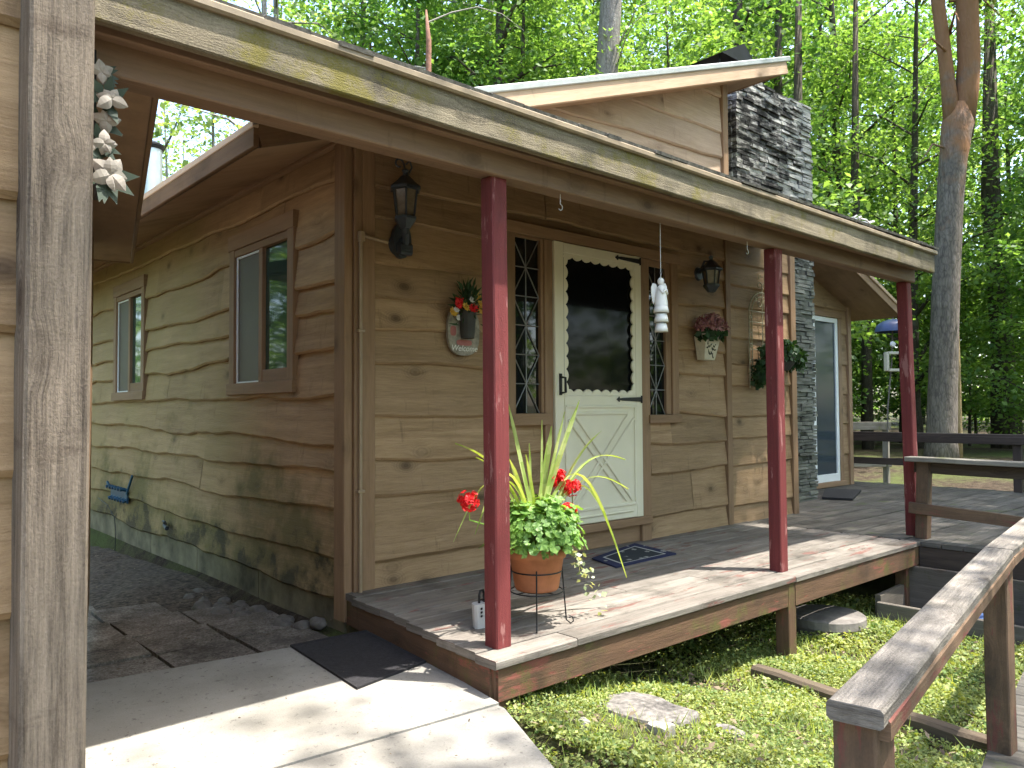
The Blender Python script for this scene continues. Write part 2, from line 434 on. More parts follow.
M['greyplastic'] = m_plain('pale_grey_plastic', (.50, .50, .49), .5, var=.06)
M['magnolia'] = m_plain('silk_petal', (.30, .275, .24), .75, var=.2, scale=14)
M['magleaf'] = m_plain('silk_leaf', (.03, .05, .03), .6, var=.3, scale=12)
M['galv'] = m_plain('galvanised', (.52, .57, .60), .35, .7, var=.12, scale=8)
M['bluehose'] = m_plain('blue_plastic', (.02, .075, .13), .45, var=.25)
M['bluedome'] = m_plain('blue_dome', (.03, .05, .12), .3, var=.2)
M['bluebag'] = m_plain('blue_plastic_sheet', (.13, .20, .38), .35, var=.4, scale=14)
M['granite'] = m_plain('grey_stone', (.15, .138, .125), .9, var=.6, scale=34, bump=.8, bscale=70)
M['cobble'] = m_plain('dusty_cobble', (.15, .135, .12), .9, var=.4, scale=8, bump=.4)
M['rust'] = m_plain('rusty_bark', (.22, .11, .07), .9, var=.4, scale=9, bump=.5)
M['leaf'] = m_leaf('maple_leaf', (.05, .125, .03), (.185, .295, .08), .5, .7, tcol=(1.9, 1.85, .85))
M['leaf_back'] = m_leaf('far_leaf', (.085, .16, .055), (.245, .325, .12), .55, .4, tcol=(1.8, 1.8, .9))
M['needle'] = m_leaf('pine_needle', (.03, .055, .022), (.085, .12, .05), .25, 1.)
M['cover'] = m_leaf('ground_cover_leaf', (.06, .125, .03), (.33, .36, .12), .3, 2.2, .5, False)
M['litter'] = m_leaf('dry_leaf', (.05, .035, .022), (.26, .20, .13), .1, 6, .8, False, (1, 1, 1))
M['barkpine'] = m_bark('pine_bark', (.05, .044, .04), (.25, .215, .19), 1.0, True)
M['bark'] = m_bark('maple_bark', (.025, .022, .018), (.105, .09, .07), 1.6, lichen=(.16, .17, .12))
M['barkgrey'] = m_bark('grey_bark', (.09, .08, .07), (.28, .26, .235), 1.8, lichen=(.3, .31, .27))
M['bleached'] = m_plain('bleached_branch', (.32, .29, .25), .9, var=.3)

def m_rug():
    m, nt, out = newmat('rug_weave'); N = NT(nt)
    uv = N.n('UVMap').outputs[0]
    s = N.n('SeparateXYZ', ins={0: uv})
    x, y = s.outputs[0], s.outputs[1]
    dx = N.math('ABSOLUTE', N.math('SUBTRACT', x, .5)); dy = N.math('ABSOLUTE', N.math('SUBTRACT', y, .5))
    fr = N.math('MAXIMUM', dx, dy)
    line = N.math('MULTIPLY', N.range(fr, .345, .352), N.range(fr, .372, .38, 1, 0))
    v = N.n('TexVoronoi', ins={'Vector': N.map(uv, (6, 4, 1)), 'Scale': 1.}).outputs[0]
    flw = N.range(N.math('ADD', v, N.math('MULTIPLY', N.noise(uv, 26, 3, .6), .5)), .42, .5, 1, 0)
    base = N.mix(N.range(fr, .36, .37), (.035, .042, .05), (.03, .035, .075))
    c = N.mix(N.math('MULTIPLY', flw, .75), base, (.34, .34, .32))
    c = N.mix(N.math('MULTIPLY', line, .9), c, (.46, .46, .44))
    nt.links.new(N.bsdf(c, .95, N.bump(N.noise(uv, 220, 2), .5, .003), .1), out.inputs[0]); return m
M['rug'] = m_rug()

# ------------------------------------------------------------------ terrain
def gz(x, y):
    # left yard beside the cabin
    left = -.25 - .035 * min(max(y, 0), 6)
    t = min(max((x + .2) / 1.7, 0), 1)
    bed = -.2 - .3 * t
    if x < -.1 and y > -.25: z = left
    elif x < -.2: z = -.27
    else: z = bed
    # forest floor beyond the deck, level with the boards
    k = min(max((math.hypot(x - 2, y) - 9) / 4, 0), 1)
    z = z * (1 - k) + (-.12) * k
    r = math.hypot(x, y)
    z += .02 * mnoise.noise(V((x * .8, y * .8, 0))) * (1 if (x > 4.5 or y > .5) else .5)
    if r > 14: z += .25 * mnoise.noise(V((x * .12, y * .12, 3))) * min((r - 14) / 10, 1) + max(0, r - 30) * .012
    return z

def axis_pts():
    a = [-.5 + i * .12 for i in range(40)]
    lo = [-160, -100, -60, -40, -28, -20, -15, -11, -8, -6, -5, -4.2, -3.5, -3, -2.5, -2.1, -1.8, -1.5, -1.2, -.9, -.7]
    hi = [4.5, 5.2, 6, 7, 8, 9, 10, 11.2, 12.5, 14, 15.5, 17, 19, 21, 23.5, 26, 29, 33, 38, 45, 60, 80, 110, 160]
    return lo + a + hi
xs = axis_pts(); ys = [y - 3 for y in axis_pts()]; ys = sorted(set([round(y, 3) for y in ys] + [-.26, -.24, 0.2, .6, 1., 1.5]))
mb = MB(); vs = [(x, y, gz(x, y)) for y in ys for x in xs]; nx = len(xs)
mb.mesh(vs, [(j * nx + i, j * nx + i + 1, (j + 1) * nx + i + 1, (j + 1) * nx + i) for j in range(len(ys) - 1) for i in range(nx - 1)])
tag(mb.build('ground', M['ground'], smooth=True), kind='structure')

# concrete path (two pours with a joint)
mb = MB()
def slab(poly, z0, z1):
    a = [V((x, y, z0)) for x, y in poly]; b = [V((x, y, z1)) for x, y in poly]
    mb.face(b)
    for i in range(len(a)):
        j = (i + 1) % len(a); mb.face([a[i], a[j], b[j], b[i]])
slab([(-2.4, -1.365), (-.205, -1.525), (-.02, -.34), (-1.36, -.165), (-2.4, -.05)], -.32, -.15)
slab([(-2.9, -6), (-2.0, -5.6), (-1.25, -3.85), (-.80, -2.85), (-.437, -2.075), (-.22, -1.575), (-.22, -1.536), (-2.4, -1.376), (-2.9, -1.34)], -.32, -.153)
tag(mb.build('concrete_path', M['concrete']), kind='structure')

# sunken pavers beside the cabin
mb = MB(); R2 = random.Random(5)
for i in range(4):
    for j in range(5):
        x0 = -1.75 + i * .41; y0 = -.1 + j * .44
        if x0 > -.55 and j > 2: continue
        z = gz(x0 + .2, max(y0, .05)) + R2.uniform(.018, .035)
        t = [R2.uniform(-.006, .006) for _ in range(4)]
        p = [(x0 + .012, y0 + .012), (x0 + .395, y0 + .008), (x0 + .40, y0 + .425), (x0 + .01, y0 + .43)]
        b = [V((q[0], q[1], z + tt)) for q, tt in zip(p, t)]; a = [q - V((0, 0, .06)) for q in b]
        mb.face(b)
        for k in range(4): mb.face([a[k], a[(k + 1) % 4], b[(k + 1) % 4], b[k]])
tag(mb.build('paver_patio', M['pavers']), kind='structure')
# dark soil heap along the foundation
mb = MB(); n = 52; vs = []; fs = []
for j in range(n + 1):
    for i in range(13):
        y = 1.25 + j * .2; x = -1.5 + i * .124
        h = (.05 * math.exp(-((x + .3) / .5) ** 2) + .04) * min(1, (y - 1.2) / .8) + .025 * mnoise.noise(V((x * 4, y * 4, 1))) + .018 * mnoise.noise(V((x * 13, y * 13, 1)))
        vs.append((x, y, gz(-.8, y) + h - .01))
for j in range(n):
    for i in range(12): fs.append((j * 13 + i, j * 13 + i + 1, (j + 1) * 13 + i + 1, (j + 1) * 13 + i))
mb.mesh(vs, fs); tag(mb.build('dirt_bank', M['soil']), kind='structure')

# ------------------------------------------------------------------ siding
def siding(mb, axis, sgn, plane, u0, u1, levels, top, openings=(), amp=.022, seed=1, step=.05, thick=.034, joint=3.0):
    rr = random.Random(seed)
    def P(u, z, off):
        return V((u, plane + sgn * off, z)) if axis == 'Y' else V((plane + sgn * off, u, z))
    lv = [(lambda u, a=a, b=b: a + (b - a) * (u - u0) / (u1 - u0)) for a, b in levels]
    def zb(i, u):
        s = seed * 11 + i
        return lv[i](u) + amp * (n1(u * .9, s) * 1.3 + .45 * n1(u * 3.1, s + .3) + .2 * n1(u * 9, s + .6))
    for i in range(len(lv)):
        us = set([u0, u1]); k = int((u1 - u0) / step)
        for q in range(1, k): us.add(u0 + (u1 - u0) * q / k)
        for (a, b, c, d) in openings: us.add(a); us.add(b)
        joints = []
        j = u0 + rr.uniform(.3, 1.) * joint
        while j < u1 - .4:
            joints.append(j); us.add(j); us.add(j + .004); j += rr.uniform(.6, 1.2) * joint
        us = sorted(u for u in us if u0 <= u <= u1)
        ou, ov = rr.uniform(0, 80), rr.uniform(0, 80); oo = rr.uniform(-.003, .003); mb.tone = rr.random()
        for a, b in zip(us[:-1], us[1:]):
            if b - a < 1e-5: continue
            if any(abs(a - jj) < 1e-6 for jj in joints):
                ou, ov = rr.uniform(0, 80), rr.uniform(0, 80); oo = rr.uniform(-.003, .003); mb.tone = rr.random(); continue
            mid = (a + b) / 2
            def zt(u):
                t = top(u)
                return t if i == 0 else min(zb(i - 1, u) + .03, t)
            B = (zb(i, a), zb(i, b)); T = (zt(a), zt(b))
            if max(T) <= min(B) + .005: continue
            T = (max(T[0], B[0]), max(T[1], B[1]))
            pieces = [(B, T, True)]
            for (oa, ob, za, zz) in openings:
                if not (oa < mid < ob): continue
                new = []
                for (b_, t_, nat) in pieces:
                    lo, hi = min(b_), max(t_)
                    if zz <= lo or za >= hi: new.append((b_, t_, nat)); continue
                    if za > lo: new.append((b_, (min(za, t_[0]), min(za, t_[1])), nat))
                    if zz < hi: new.append(((max(zz, b_[0]), max(zz, b_[1])), t_, False))
                pieces = new
            for (b_, t_, nat) in pieces:
                def off(z, u):   # lap taper
                    f = (z - zb(i, u)) / max(.05, zt(u) - zb(i, u))
                    return thick + oo - (thick - .010) * min(max(f, 0), 1)
                e = .014 if nat else 0
                q = [(a, t_[0]), (b, t_[1]), (b, b_[1] + e), (a, b_[0] + e)]
                pts = [P(u, z, off(z, u)) for u, z in q]
                mb.face(pts, [(ou + u, ov + z) for u, z in q])
                if nat:
                    p2 = P(b, b_[1], thick + oo - .012); p3 = P(a, b_[0], thick + oo - .012)
                    mb.face([pts[3], pts[2], p2, p3], [(ou + a, ov - 3), (ou + b, ov - 3), (ou + b, ov - 3.014), (ou + a, ov - 3.014)])
                    p4 = P(b, b_[1] + .004, -.004); p5 = P(a, b_[0] + .004, -.004)
                    mb.face([p3, p2, p4, p5], [(ou + a, ov - 4), (ou + b, ov - 4), (ou + b, ov - 4.03), (ou + a, ov - 4.03)])

# ------------------------------------------------------------------ the cabin
cab = thing('cabin', (0, 0, 0), 'brown wood sided cabin with live edge boards, gable roof, stone chimney and cream door', 'cabin')
EAVE_X, EAVE_Z, SL = -.55, 2.52, .352
roof_top = lambda x: EAVE_Z + SL * (x - EAVE_X)
roof_bot = lambda x: roof_top(x) - .14
W1 = (.603, 1.616, 1.156, 2.265); W2 = (3.60, 4.58, 1.156, 2.265)
# side wall
mb = MB()
lev = [(2.33, 2.43), (2.05, 2.05), (1.75, 1.74), (1.58, 1.51), (1.37, 1.30), (1.10, 1.09), (.82, .90), (.65, .66), (.44, .41), (.17, .18), (-.06, -.02)]
siding(mb, 'X', -1, 0, .09, 8.0, lev, lambda u: 2.58, [W1, W2], .036, 3, thick=.046, joint=2.2)
mb.build('side_wall', M['siding_side'], cab)
# front wall, three panels and the gable
mb = MB()
FL = [(2.31,) * 2, (2.13,) * 2, (1.87,) * 2, (1.67,) * 2, (1.48,) * 2, (1.28,) * 2, (.97, .95), (.73,) * 2, (.50,) * 2, (.15, .17), (-.02, -.02)]
OPD = (1.14, 2.97, .93, 2.26); OPB = (1.50, 2.58, .0, 2.29)
siding(mb, 'Y', -1, 0, .135, 3.69, FL[:1] + FL[1:], lambda u: 2.7, [OPD, OPB], .026, 8, thick=.042)
FR = [(2.31,) * 2, (2.11,) * 2, (1.92,) * 2, (1.63,) * 2, (1.40,) * 2, (1.22,) * 2, (.94,) * 2, (.74,) * 2, (.51,) * 2, (.15,) * 2, (-.02,) * 2]
siding(mb, 'Y', -1, 0, 3.77, 4.80, FR, lambda u: 2.72, (), .014, 12)
mgab = MB(); siding(mgab, 'Y', -1, 0, .135, 3.69, [(3.98, 4.02), (3.74, 3.76), (3.36, 3.45), (3.08, 3.22), (2.86, 2.98), (2.62, 2.66)], lambda u: roof_bot(u) + .05, (), .022, 21)
siding(mb, 'Y', -1, 1.0, 6.2, 8.12, [(3.1, 3.05), (2.75, 2.7), (2.35, 2.3), (2.0, 2.0), (1.6, 1.6), (1.2, 1.2), (.8, .8), (.4, .4), (-.05, -.05)], lambda u: 3.4 - .36 * (u - 6.2) - .14, [(6.5, 7.93, .08, 2.26)], .02, 31, step=.1)
mb.build('front_wall', M['siding'], cab); mgab.build('gable_wall', M['gable'], cab)
# sheathing behind the boards, foundation, other walls
mb = MB()
mb.box(.012, .1, .012, 8.0, -.06, 2.6); mb.box(.1, 3.7, .012, .1, -.06, 2.68)
mb.face([(.02, .02, 2.4), (3.74, .02, 2.4), (3.74, .02, roof_bot(3.74)), (.02, .02, roof_bot(.02))])
mb.face([(3.74, .02, 2.4), (3.74, 8, 2.4), (3.74, 8, roof_bot(3.74)), (3.74, .02, roof_bot(3.74))])
mb.box(3.7, 4.84, .012, .1, -.06, 2.74); mb.box(4.78, 4.84, .1, .6, -.06, 2.74)
mb.box(4.84, 8.16, 1.012, 1.1, -.06, 2.4); mb.face([(4.84, 1.02, 2.3), (8.16, 1.02, 2.3), (8.16, 1.02, 2.55), (4.84, 1.02, 3.72)])
mb.box(8.08, 8.16, 1.1, 8, -.06, 2.4); mb.box(0.1, 8.08, 7.9, 8, -.06, 2.5)
mb.build('wall_sheathing', M['trim'], cab)
mb = MB()
for k in range(7):
    y0 = .03 + k * 1.14
    mb.box(-.022, .06, y0, y0 + 1.13, -.62, .02, ch=.004, ax='Y')
mb.box(.0, 8.1, .005, .09, -.6, -.03)
mb.build('foundation', M['foundation'], cab)
mb = MB()
def cb(*a):
    m = MB(); m.box(*a, ch=.004, ax='Z'); m.build('corner_board', M['trim'], cab)
cb(-.052, .0, -.028, .088, -.16, 2.6); cb(.0, .05, -.05, .0, -.1, 2.62); cb(.052, .138, -.047, .0, -.02, 2.66)
cb(3.692, 3.768, -.048, .0, -.005, roof_bot(3.72) + .02)
cb(4.80, 4.89, -.05, .04, -.01, 2.72); cb(8.11, 8.2, .945, 1.1, -.05, 2.5)
# roof
mb = MB()
def slabroof(x0, z0, x1, z1, y0, y1, t=.025):
    a = [V((x0, y0, z0)), V((x1, y0, z1)), V((x1, y1, z1)), V((x0, y1, z0))]
    b = [p - V((0, 0, t)) for p in a]
    mb.face(a); mb.face(b[::-1])
    for i in range(4): mb.face([b[i], b[(i + 1) % 4], a[(i + 1) % 4], a[i]])
slabroof(EAVE_X - .03, roof_top(EAVE_X - .03) + .012, .3, roof_top(.3) + .012, -.03, 8.3)
slabroof(.3, roof_top(.3) - .005, 4.5, roof_top(4.5) - .005, -.222, 8.3)
slabroof(6.22, 3.178, 8.55, 2.35, .45, 8.3)
slabroof(4.5, 3.79, 6.215, 3.18, 1.56, 8.3)
roof = mb.build('roof', M['shingle'], cab)
mb = MB()
mb.beam((.35, -.240, roof_top(.35) - .012), (4.5, -.240, roof_top(4.5) - .012), .03, .045, ch=.006)
mb.build('roof_edge', M['metalroof'], roof)
mb = MB()
mb.beam((.35, -.222, roof_top(.35) - .088), (4.46, -.222, roof_top(4.46) - .088), .040, .12, ch=.004)
mb.build('rake_board', M['trim_light'], cab)
mb = MB()
mb.beam((EAVE_X, -.004, roof_top(EAVE_X) - .068), (.3, -.004, roof_top(.3) - .068), .03, .125, ch=.004)
mb.box(EAVE_X - .028, EAVE_X, -.02, 8.2, EAVE_Z - .135, EAVE_Z - .005, ch=.004, ax='Y')
mb.build('eave_fascia', M['fasciadark'], cab); mb = MB()
mb.beam((8.53, .45, 2.285), (8.53, 8.2, 2.285), .035, .12)
mb.beam((6.23, .44, 3.10), (8.53, .44, 2.285), .035, .12)
mb.build('eave_fascia', M['trim'], cab)
mb = MB()
mb.box(EAVE_X - .034, EAVE_X - .001, -.022, 8.2, EAVE_Z - .034, EAVE_Z + .006, ch=.004, ax='Y')
mb.build('eave_trim', M['trim_light'], cab); mb = MB()
mb.beam((6.23, .418, 3.158), (8.53, .418, 2.345), .03, .045)
mb.build('eave_trim', M['trim_light'], cab)
mb = MB()
def soff(x0, x1, y0, y1, fz):
    mb.face([(x0, y0, fz(x0)), (x0, y1, fz(x0)), (x1, y1, fz(x1)), (x1, y0, fz(x1))], [(x0 * 1., y0), (x0, y1), (x1, y1), (x1, y0)])
soff(EAVE_X, .06, 0, 8.2, lambda x: roof_bot(x) + .004)
soff(.35, 4.46, -.2, .03, lambda x: roof_bot(x) + .004)
soff(3.7, 4.46, .03, .8, lambda x: roof_bot(x) + .004)
soff(6.22, 8.52, .45, 1.05, lambda x: 3.80 - .3554 * (x - 4.47) - .13)
soff(8.1, 8.52, 1.0, 8.2, lambda x: 3.80 - .3554 * (x - 4.47) - .131)
mb.build('soffit', M['soffit'], cab)
mb = MB(); mb.beam((4.47, -.2, roof_top(4.46) - .075), (4.47, 1.0, roof_top(4.46) - .075), .025, .13); mb.build('frieze_board', M['trim'], cab); mb = MB(); mb.beam((-.035, .06, 2.55), (-.035, 8, 2.55), .05, .035)
mb.build('frieze_board', M['trim'], cab)

# chimney: courses of split stones
mb = MB(); CR = random.Random(3)
CX0, CX1, CY0, CY1, CZ0, CZ1 = 4.66, 6.2, .45, 1.55, -.02, 4.46
z = CZ0
def stone(c, hx, hy, hz, jj):
    vs = []
    for sx in (-1, 1):
        for sy in (-1, 1):
            for sz in (-1, 1):
                vs.append(V((c[0] + sx * hx + CR.uniform(-jj, jj), c[1] + sy * hy + CR.uniform(-jj, jj) * 1.4, c[2] + sz * hz + CR.uniform(-jj, jj))))
    mb.mesh(vs, [(0, 1, 3, 2), (4, 6, 7, 5), (0, 4, 5, 1), (2, 3, 7, 6), (1, 5, 7, 3), (0, 2, 6, 4)])
while z < CZ1 - .02:
    h = CR.uniform(.03, .052)
    if z + h > CZ1: h = CZ1 - z
    x = CX0 - CR.uniform(0, .1)
    while x < CX1:
        w = CR.uniform(.12, .32); x0, x1 = max(x, CX0), min(x + w, CX1)
        if x1 - x0 > .015:
            out_ = CR.uniform(0, .016) + (.010 if CR.random() < .2 else 0) - (.02 if CR.random() < .12 else 0)
            stone(((x0 + x1) / 2, CY0 + .04 - out_, z + h / 2), (x1 - x0) / 2 - .003, .05, h / 2 - .003, .004)
        x += w
    for xc, s in ((CX0, 1), (CX1, -1)):
        y = CY0 - CR.uniform(0, .1)
        while y < CY1:
            w = CR.uniform(.12, .24); y0, y1 = max(y, CY0 + .03), min(y + w, CY1)
            if y1 - y0 > .03:
                stone((xc + s * .035 - s * CR.uniform(0, .016), (y0 + y1) / 2, z + h / 2), .045, (y1 - y0) / 2 - .003, h / 2 - .0035, .003)
            y += w
    z += h
ch = mb.build('chimney', M['chimney'], cab)
mb = MB(); mb.box(CX0 + .02, CX1 - .02, CY0 + .02, CY1 - .02, CZ0, CZ1 - .02, ch=.002); mb.build('chimney_core', M['mortar'], ch)
mb = MB()
q = [V((4.99, .88, 4.60)), V((5.40, .55, 4.60)), V((5.40, 1.3, 4.60)), V((4.99, 1.3, 4.60))]
cx, cy = 5.2, .95
a = [V((4.86, .72, 4.80)), V((5.62, .72, 4.80)), V((5.62, 1.45, 4.80)), V((4.86, 1.45, 4.80))]
r0, r1 = V((5.30, .72, 5.03)), V((5.30, 1.45, 5.03))
mb.face([a[0], r0, r1, a[3]]); mb.face([a[1], a[2], r1, r0]); mb.face([a[0], a[1], r0]); mb.face([a[2], a[3], r1])
for px in (4.94, 5.54):
    for py in (.8, 1.37): mb.tube([(px, py, 4.42), (px, py, 4.82)], .012, 6)
mb.build('chimney_cap', M['black'], ch)

# side windows
def side_window(W, label=None):
    y0, y1, z0, z1 = W
    m = MB(); c = .085
    m.box(-.055, 0, y0, y0 + c, z0, z1, ax='Z'); m.box(-.055, 0, y1 - c, y1, z0, z1, ax='Z')
    m.box(-.062, 0, y0 - .012, y1 + .012, z1 - .11, z1, ax='Y'); m.box(-.05, 0, y0 + c, y1 - c, z1 - .16, z1 - .112, ax='Y')
    m.box(-.066, 0, y0 - .015, y1 + .015, z0 - .03, z0 + .05, ax='Y')
    w = m.build('window', M['trim'], cab)
    m = MB(); ym = (y0 + y1) / 2
    m.box(-.045, 0, ym - .03, ym + .025, z0 + .05, z1 - .16, ax='Z'); m.box(-.04, 0, y0 + c, y0 + c + .02, z0 + .05, z1 - .16, ax='Z'); m.box(-.04, 0, y0 + c + .02, ym - .03, z0 + .05, z0 + .13, ax='Y')
    m.build('sash', M['trim'], w)
    m = MB(); m.face([(-.018, ym - .02, z0 + .1), (-.018, y0 + c + .01, z0 + .1), (-.018, y0 + c + .01, z1 - .15), (-.018, ym - .02, z1 - .15)]); m.build('pane', M['glass_side'], w)
    m = MB(); m.face([(-.026, y1 - c, z0 + .04), (-.026, ym + .02, z0 + .04), (-.026, ym + .02, z1 - .15), (-.026, y1 - c, z1 - .15)]); m.build('insect_screen', M['screen'], w)
    m = MB()
    m.box(-.036, -.027, y1 - c - .022, y1 - c, z0 + .05, z1 - .162, ch=.002, ax='Z'); m.box(-.036, -.027, ym + .026, y1 - c - .022, z1 - .176, z1 - .162, ch=.002, ax='Y'); m.box(-.036, -.027, ym + .026, y1 - c - .022, z0 + .05, z0 + .062, ch=.002, ax='Y')
    m.build('screen_frame', M['whitemetal'], w)
side_window(W1); side_window(W2)

# entry: casing, sidelights, door
mb = MB()
f = lambda x0, x1, z0, z1, d, ax: mb.box(x0, x1, -d, .0, z0, z1, ch=.004, ax=ax)
f(1.13, 1.207, .93, 2.25, .06, 'Z'); f(2.90, 2.985, .93, 2.25, .06, 'Z'); f(1.11, 3.005, 2.19, 2.27, .068, 'X')
f(1.448, 1.475, .99, 2.185, .05, 'Z'); f(1.475, 1.553, .0, 2.185, .06, 'Z'); f(2.50, 2.612, .0, 2.185, .06, 'Z'); f(2.836, 2.90, .97, 2.185, .045, 'Z')
f(1.207, 1.448, 2.172, 2.19, .04, 'X'); f(2.612, 2.836, 2.14, 2.19, .04, 'X')
f(1.12, 1.50, .905, .985, .075, 'X'); f(2.59, 3.0, .90, .966, .075, 'X')
f(1.49, 2.59, .13, .19, .085, 'X'); f(1.49, 2.59, .0, .13, .03, 'X')
mb.build('door_casing', M['trim'], cab)
def sidelight(x0, x1, z0, z1):
    m = MB(); m.face([(x0 - .01, -.02, z0 - .01), (x1 + .01, -.02, z0 - .01), (x1 + .01, -.02, z1 + .01), (x0 - .01, -.02, z1 + .01)])
    w = m.build('sidelight', M['glass'], cab)
    m = MB(); xm = (x0 + x1) / 2; n = 3; h = (z1 - z0) / n; y = -.027; r = .0042
    m.tube([(xm, y, z0), (xm, y, z1)], r, 6)
    for k in range(n):
        za, zz = z0 + k * h, z0 + (k + 1) * h
        m.tube([(x0, y, za), (x1, y, zz)], r, 6); m.tube([(x1, y, za), (x0, y, zz)], r, 6)
        m.tube([(x0, y, (za + zz) / 2), (x1, y, (za + zz) / 2)], r, 6)
        if k: m.tube([(x0, y, za), (x1, y, za)], r, 6)
    m.build('lattice', M['lead'], w)
sidelight(1.208, 1.447, .988, 2.172); sidelight(2.613, 2.835, .967, 2.14)
# storm door
DX0, DX1, DZ0, DZ1 = 1.557, 2.496, .195, 2.184
mb = MB(); Y0, Y1 = -.075, -.038
gx0, gx1, gz0, gz1 = 1.648, 2.418, 1.112, 2.112
b = lambda x0, x1, z0, z1, ax: mb.box(x0, x1, Y0, Y1, z0, z1, ch=.005, ax=ax)
b(DX0, gx0, DZ0, DZ1, 'Z'); b(gx1, DX1, DZ0, DZ1, 'Z'); b(gx0, gx1, gz1, DZ1, 'X'); b(gx0, gx1, DZ0, gz0, 'X')
door = mb.build('door', M['white'], cab)
mb = MB(); mb.face([(gx0 - .01, -.05, gz0 - .01), (gx1 + .01, -.05, gz0 - .01), (gx1 + .01, -.05, gz1 + .01), (gx0 - .01, -.05, gz1 + .01)]); mb.build('pane', M['glass_door'], door)
# scalloped trim round the pane
mb = MB()
def scal(p0, p1, inn, n, depth=.024, basew=.018):
    p0 = V(p0); p1 = V(p1); d = p1 - p0; inn = V(inn); K = n * 8; pr = None
    for k in range(K + 1):
        t = k / K; w = basew + depth * abs(math.sin(math.pi * t * n)) ** .75
        o = p0 + d * t; i = o + inn * w
        if pr:
            th = V((0, .012, 0))
            mb.face([pr[0], o, i, pr[1]]); mb.face([pr[1], i, i + th, pr[1] + th])
        pr = (o, i)
yy = -.072
scal((gx0, yy, gz1), (gx1, yy, gz1), (0, 0, -1), 8); scal((gx0, yy, gz0), (gx1, yy, gz0), (0, 0, 1), 8)
scal((gx0, yy - .0006, gz0), (gx0, yy - .0006, gz1), (1, 0, 0), 11); scal((gx1, yy - .0006, gz0), (gx1, yy - .0006, gz1), (-1, 0, 0), 11)
mb.build('scalloped_trim', M['white'], door)
# crossbuck mouldings
mb = MB(); ym = -.079
L_, R_, B_, T_ = 1.655, 2.40, .30, 1.03
def mold(p, q, w=.022, d=0.): mb.beam((p[0], ym - d, p[1]), (q[0], ym - d, q[1]), w, .014, up=(0, 1, 0), ch=.005)
mold((L_, B_), (R_, B_)); mold((L_, T_), (R_, T_)); mold((L_, B_), (L_, T_)); mold((R_, B_), (R_, T_))
mold((L_ + .09, T_ - .05), (R_ - .09, T_ - .05), d=.001); 
for (sx, sg) in ((1, 1), (-1, -1)):
    xl, xr = (L_, R_) if sx == 1 else (R_, L_)
    mold((xl + sx * .045, B_ + .03), (xr - sx * .085, T_ - .06), d=.002 if sx == 1 else .003)
    mold((xl + sx * .11, B_ + .03), (xr - sx * .02, T_ - .09), d=.0026 if sx == 1 else .0036)
mold((L_ + .03, .245), (R_ - .03, .245), .012)
mb.build('crossbuck_moulding', M['white'], door)
mb = MB()
hz = 1.185
mb.plate([(1.592, -.076, hz - .075), (1.616, -.076, hz - .075), (1.616, -.076, hz + .075), (1.592, -.076, hz + .075)], .006, (0, -1, 0))
mb.tube([(1.604, -.08, hz + .05), (1.604, -.125, hz + .045), (1.604, -.128, hz - .055), (1.604, -.082, hz - .06)], .009, 8)
mb.build('handle', M['black'], door)
for z_ in (2.148, 1.085):
    mb = MB(); x0 = 2.19
    o = [(x0, z_), (x0 + .03, z_ + .020), (x0 + .035, z_ + .007), (x0 + .07, z_ + .011), (2.475, z_ + .018), (2.475, z_ - .018), (x0 + .07, z_ - .011), (x0 + .035, z_ - .007), (x0 + .03, z_ - .020)]
    mb.plate([(x, -.0765, zz) for x, zz in o][::-1], .006, (0, -1, 0)); mb.tube([(2.478, -.082, z_ - .028), (2.478, -.082, z_ + .028)], .007, 8)
    mb.build('hinge', M['black'], door)
# sliding door at the far end
mb = MB()
mb.box(6.46, 6.56, .94, 1.0, .06, 2.26, ax='Z'); mb.box(7.84, 7.93, .95, 1.0, .06, 2.2, ax='Z'); mb.box(6.56, 7.93, .94, 1.0, 2.2, 2.27); mb.box(6.4, 7.95, .93, 1.0, .0, .06)
sd = mb.build('sliding_door', M['trim'], cab)
mb = MB()
for x0, x1 in ((6.56, 6.62), (7.16, 7.23), (7.77, 7.84)): mb.box(x0, x1, .96, .99, .06, 2.2, ax='Z')
mb.box(6.62, 7.77, .961, .989, 2.135, 2.198); mb.box(6.62, 7.77, .961, .989, .062, .16)
mb.build('sliding_frame', M['whitemetal'], sd)
mb = MB(); mb.face([(6.58, .978, .12), (7.8, .978, .12), (7.8, .978, 2.16), (6.58, .978, 2.16)]); mb.build('pane', M['glass_slide'], sd)

# ------------------------------------------------------------------ porch roof and its posts
pr = thing('porch_roof', (0, -1.34, 0), 'lean-to porch roof on red posts with mossy weathered fascia along the cabin front', 'porch')
mb = MB()
mb.beam((-1.86, -1.519, 2.180), (4.31, -1.519, 2.144), .038, .150, seg=24, jit=.0025, ch=.005); mb.build('fascia', M['fascia'], pr)
mb = MB()
mb.beam((-1.7, -1.385, 2.075), (4.27, -1.385, 2.07), .04, .130, ch=.005); mb.beam((-1.7, -1.325, 2.080), (4.27, -1.325, 2.075), .075, .125, ch=.004)
mb.beam((-1.7, -1.424, 2.176), (4.27, -1.424, 2.172), .044, .14, ch=.006); mb.build('beam', M['beamwood'], pr)
mb = MB(); mb.beam((-1.86, -1.545, 2.250), (4.33, -1.545, 2.226), .026, .034, ch=.008); mb.build('drip_edge', M['drip'], pr)
mb = MB(); PS = .27
pz = lambda y: 2.254 + PS * (y + 1.545)
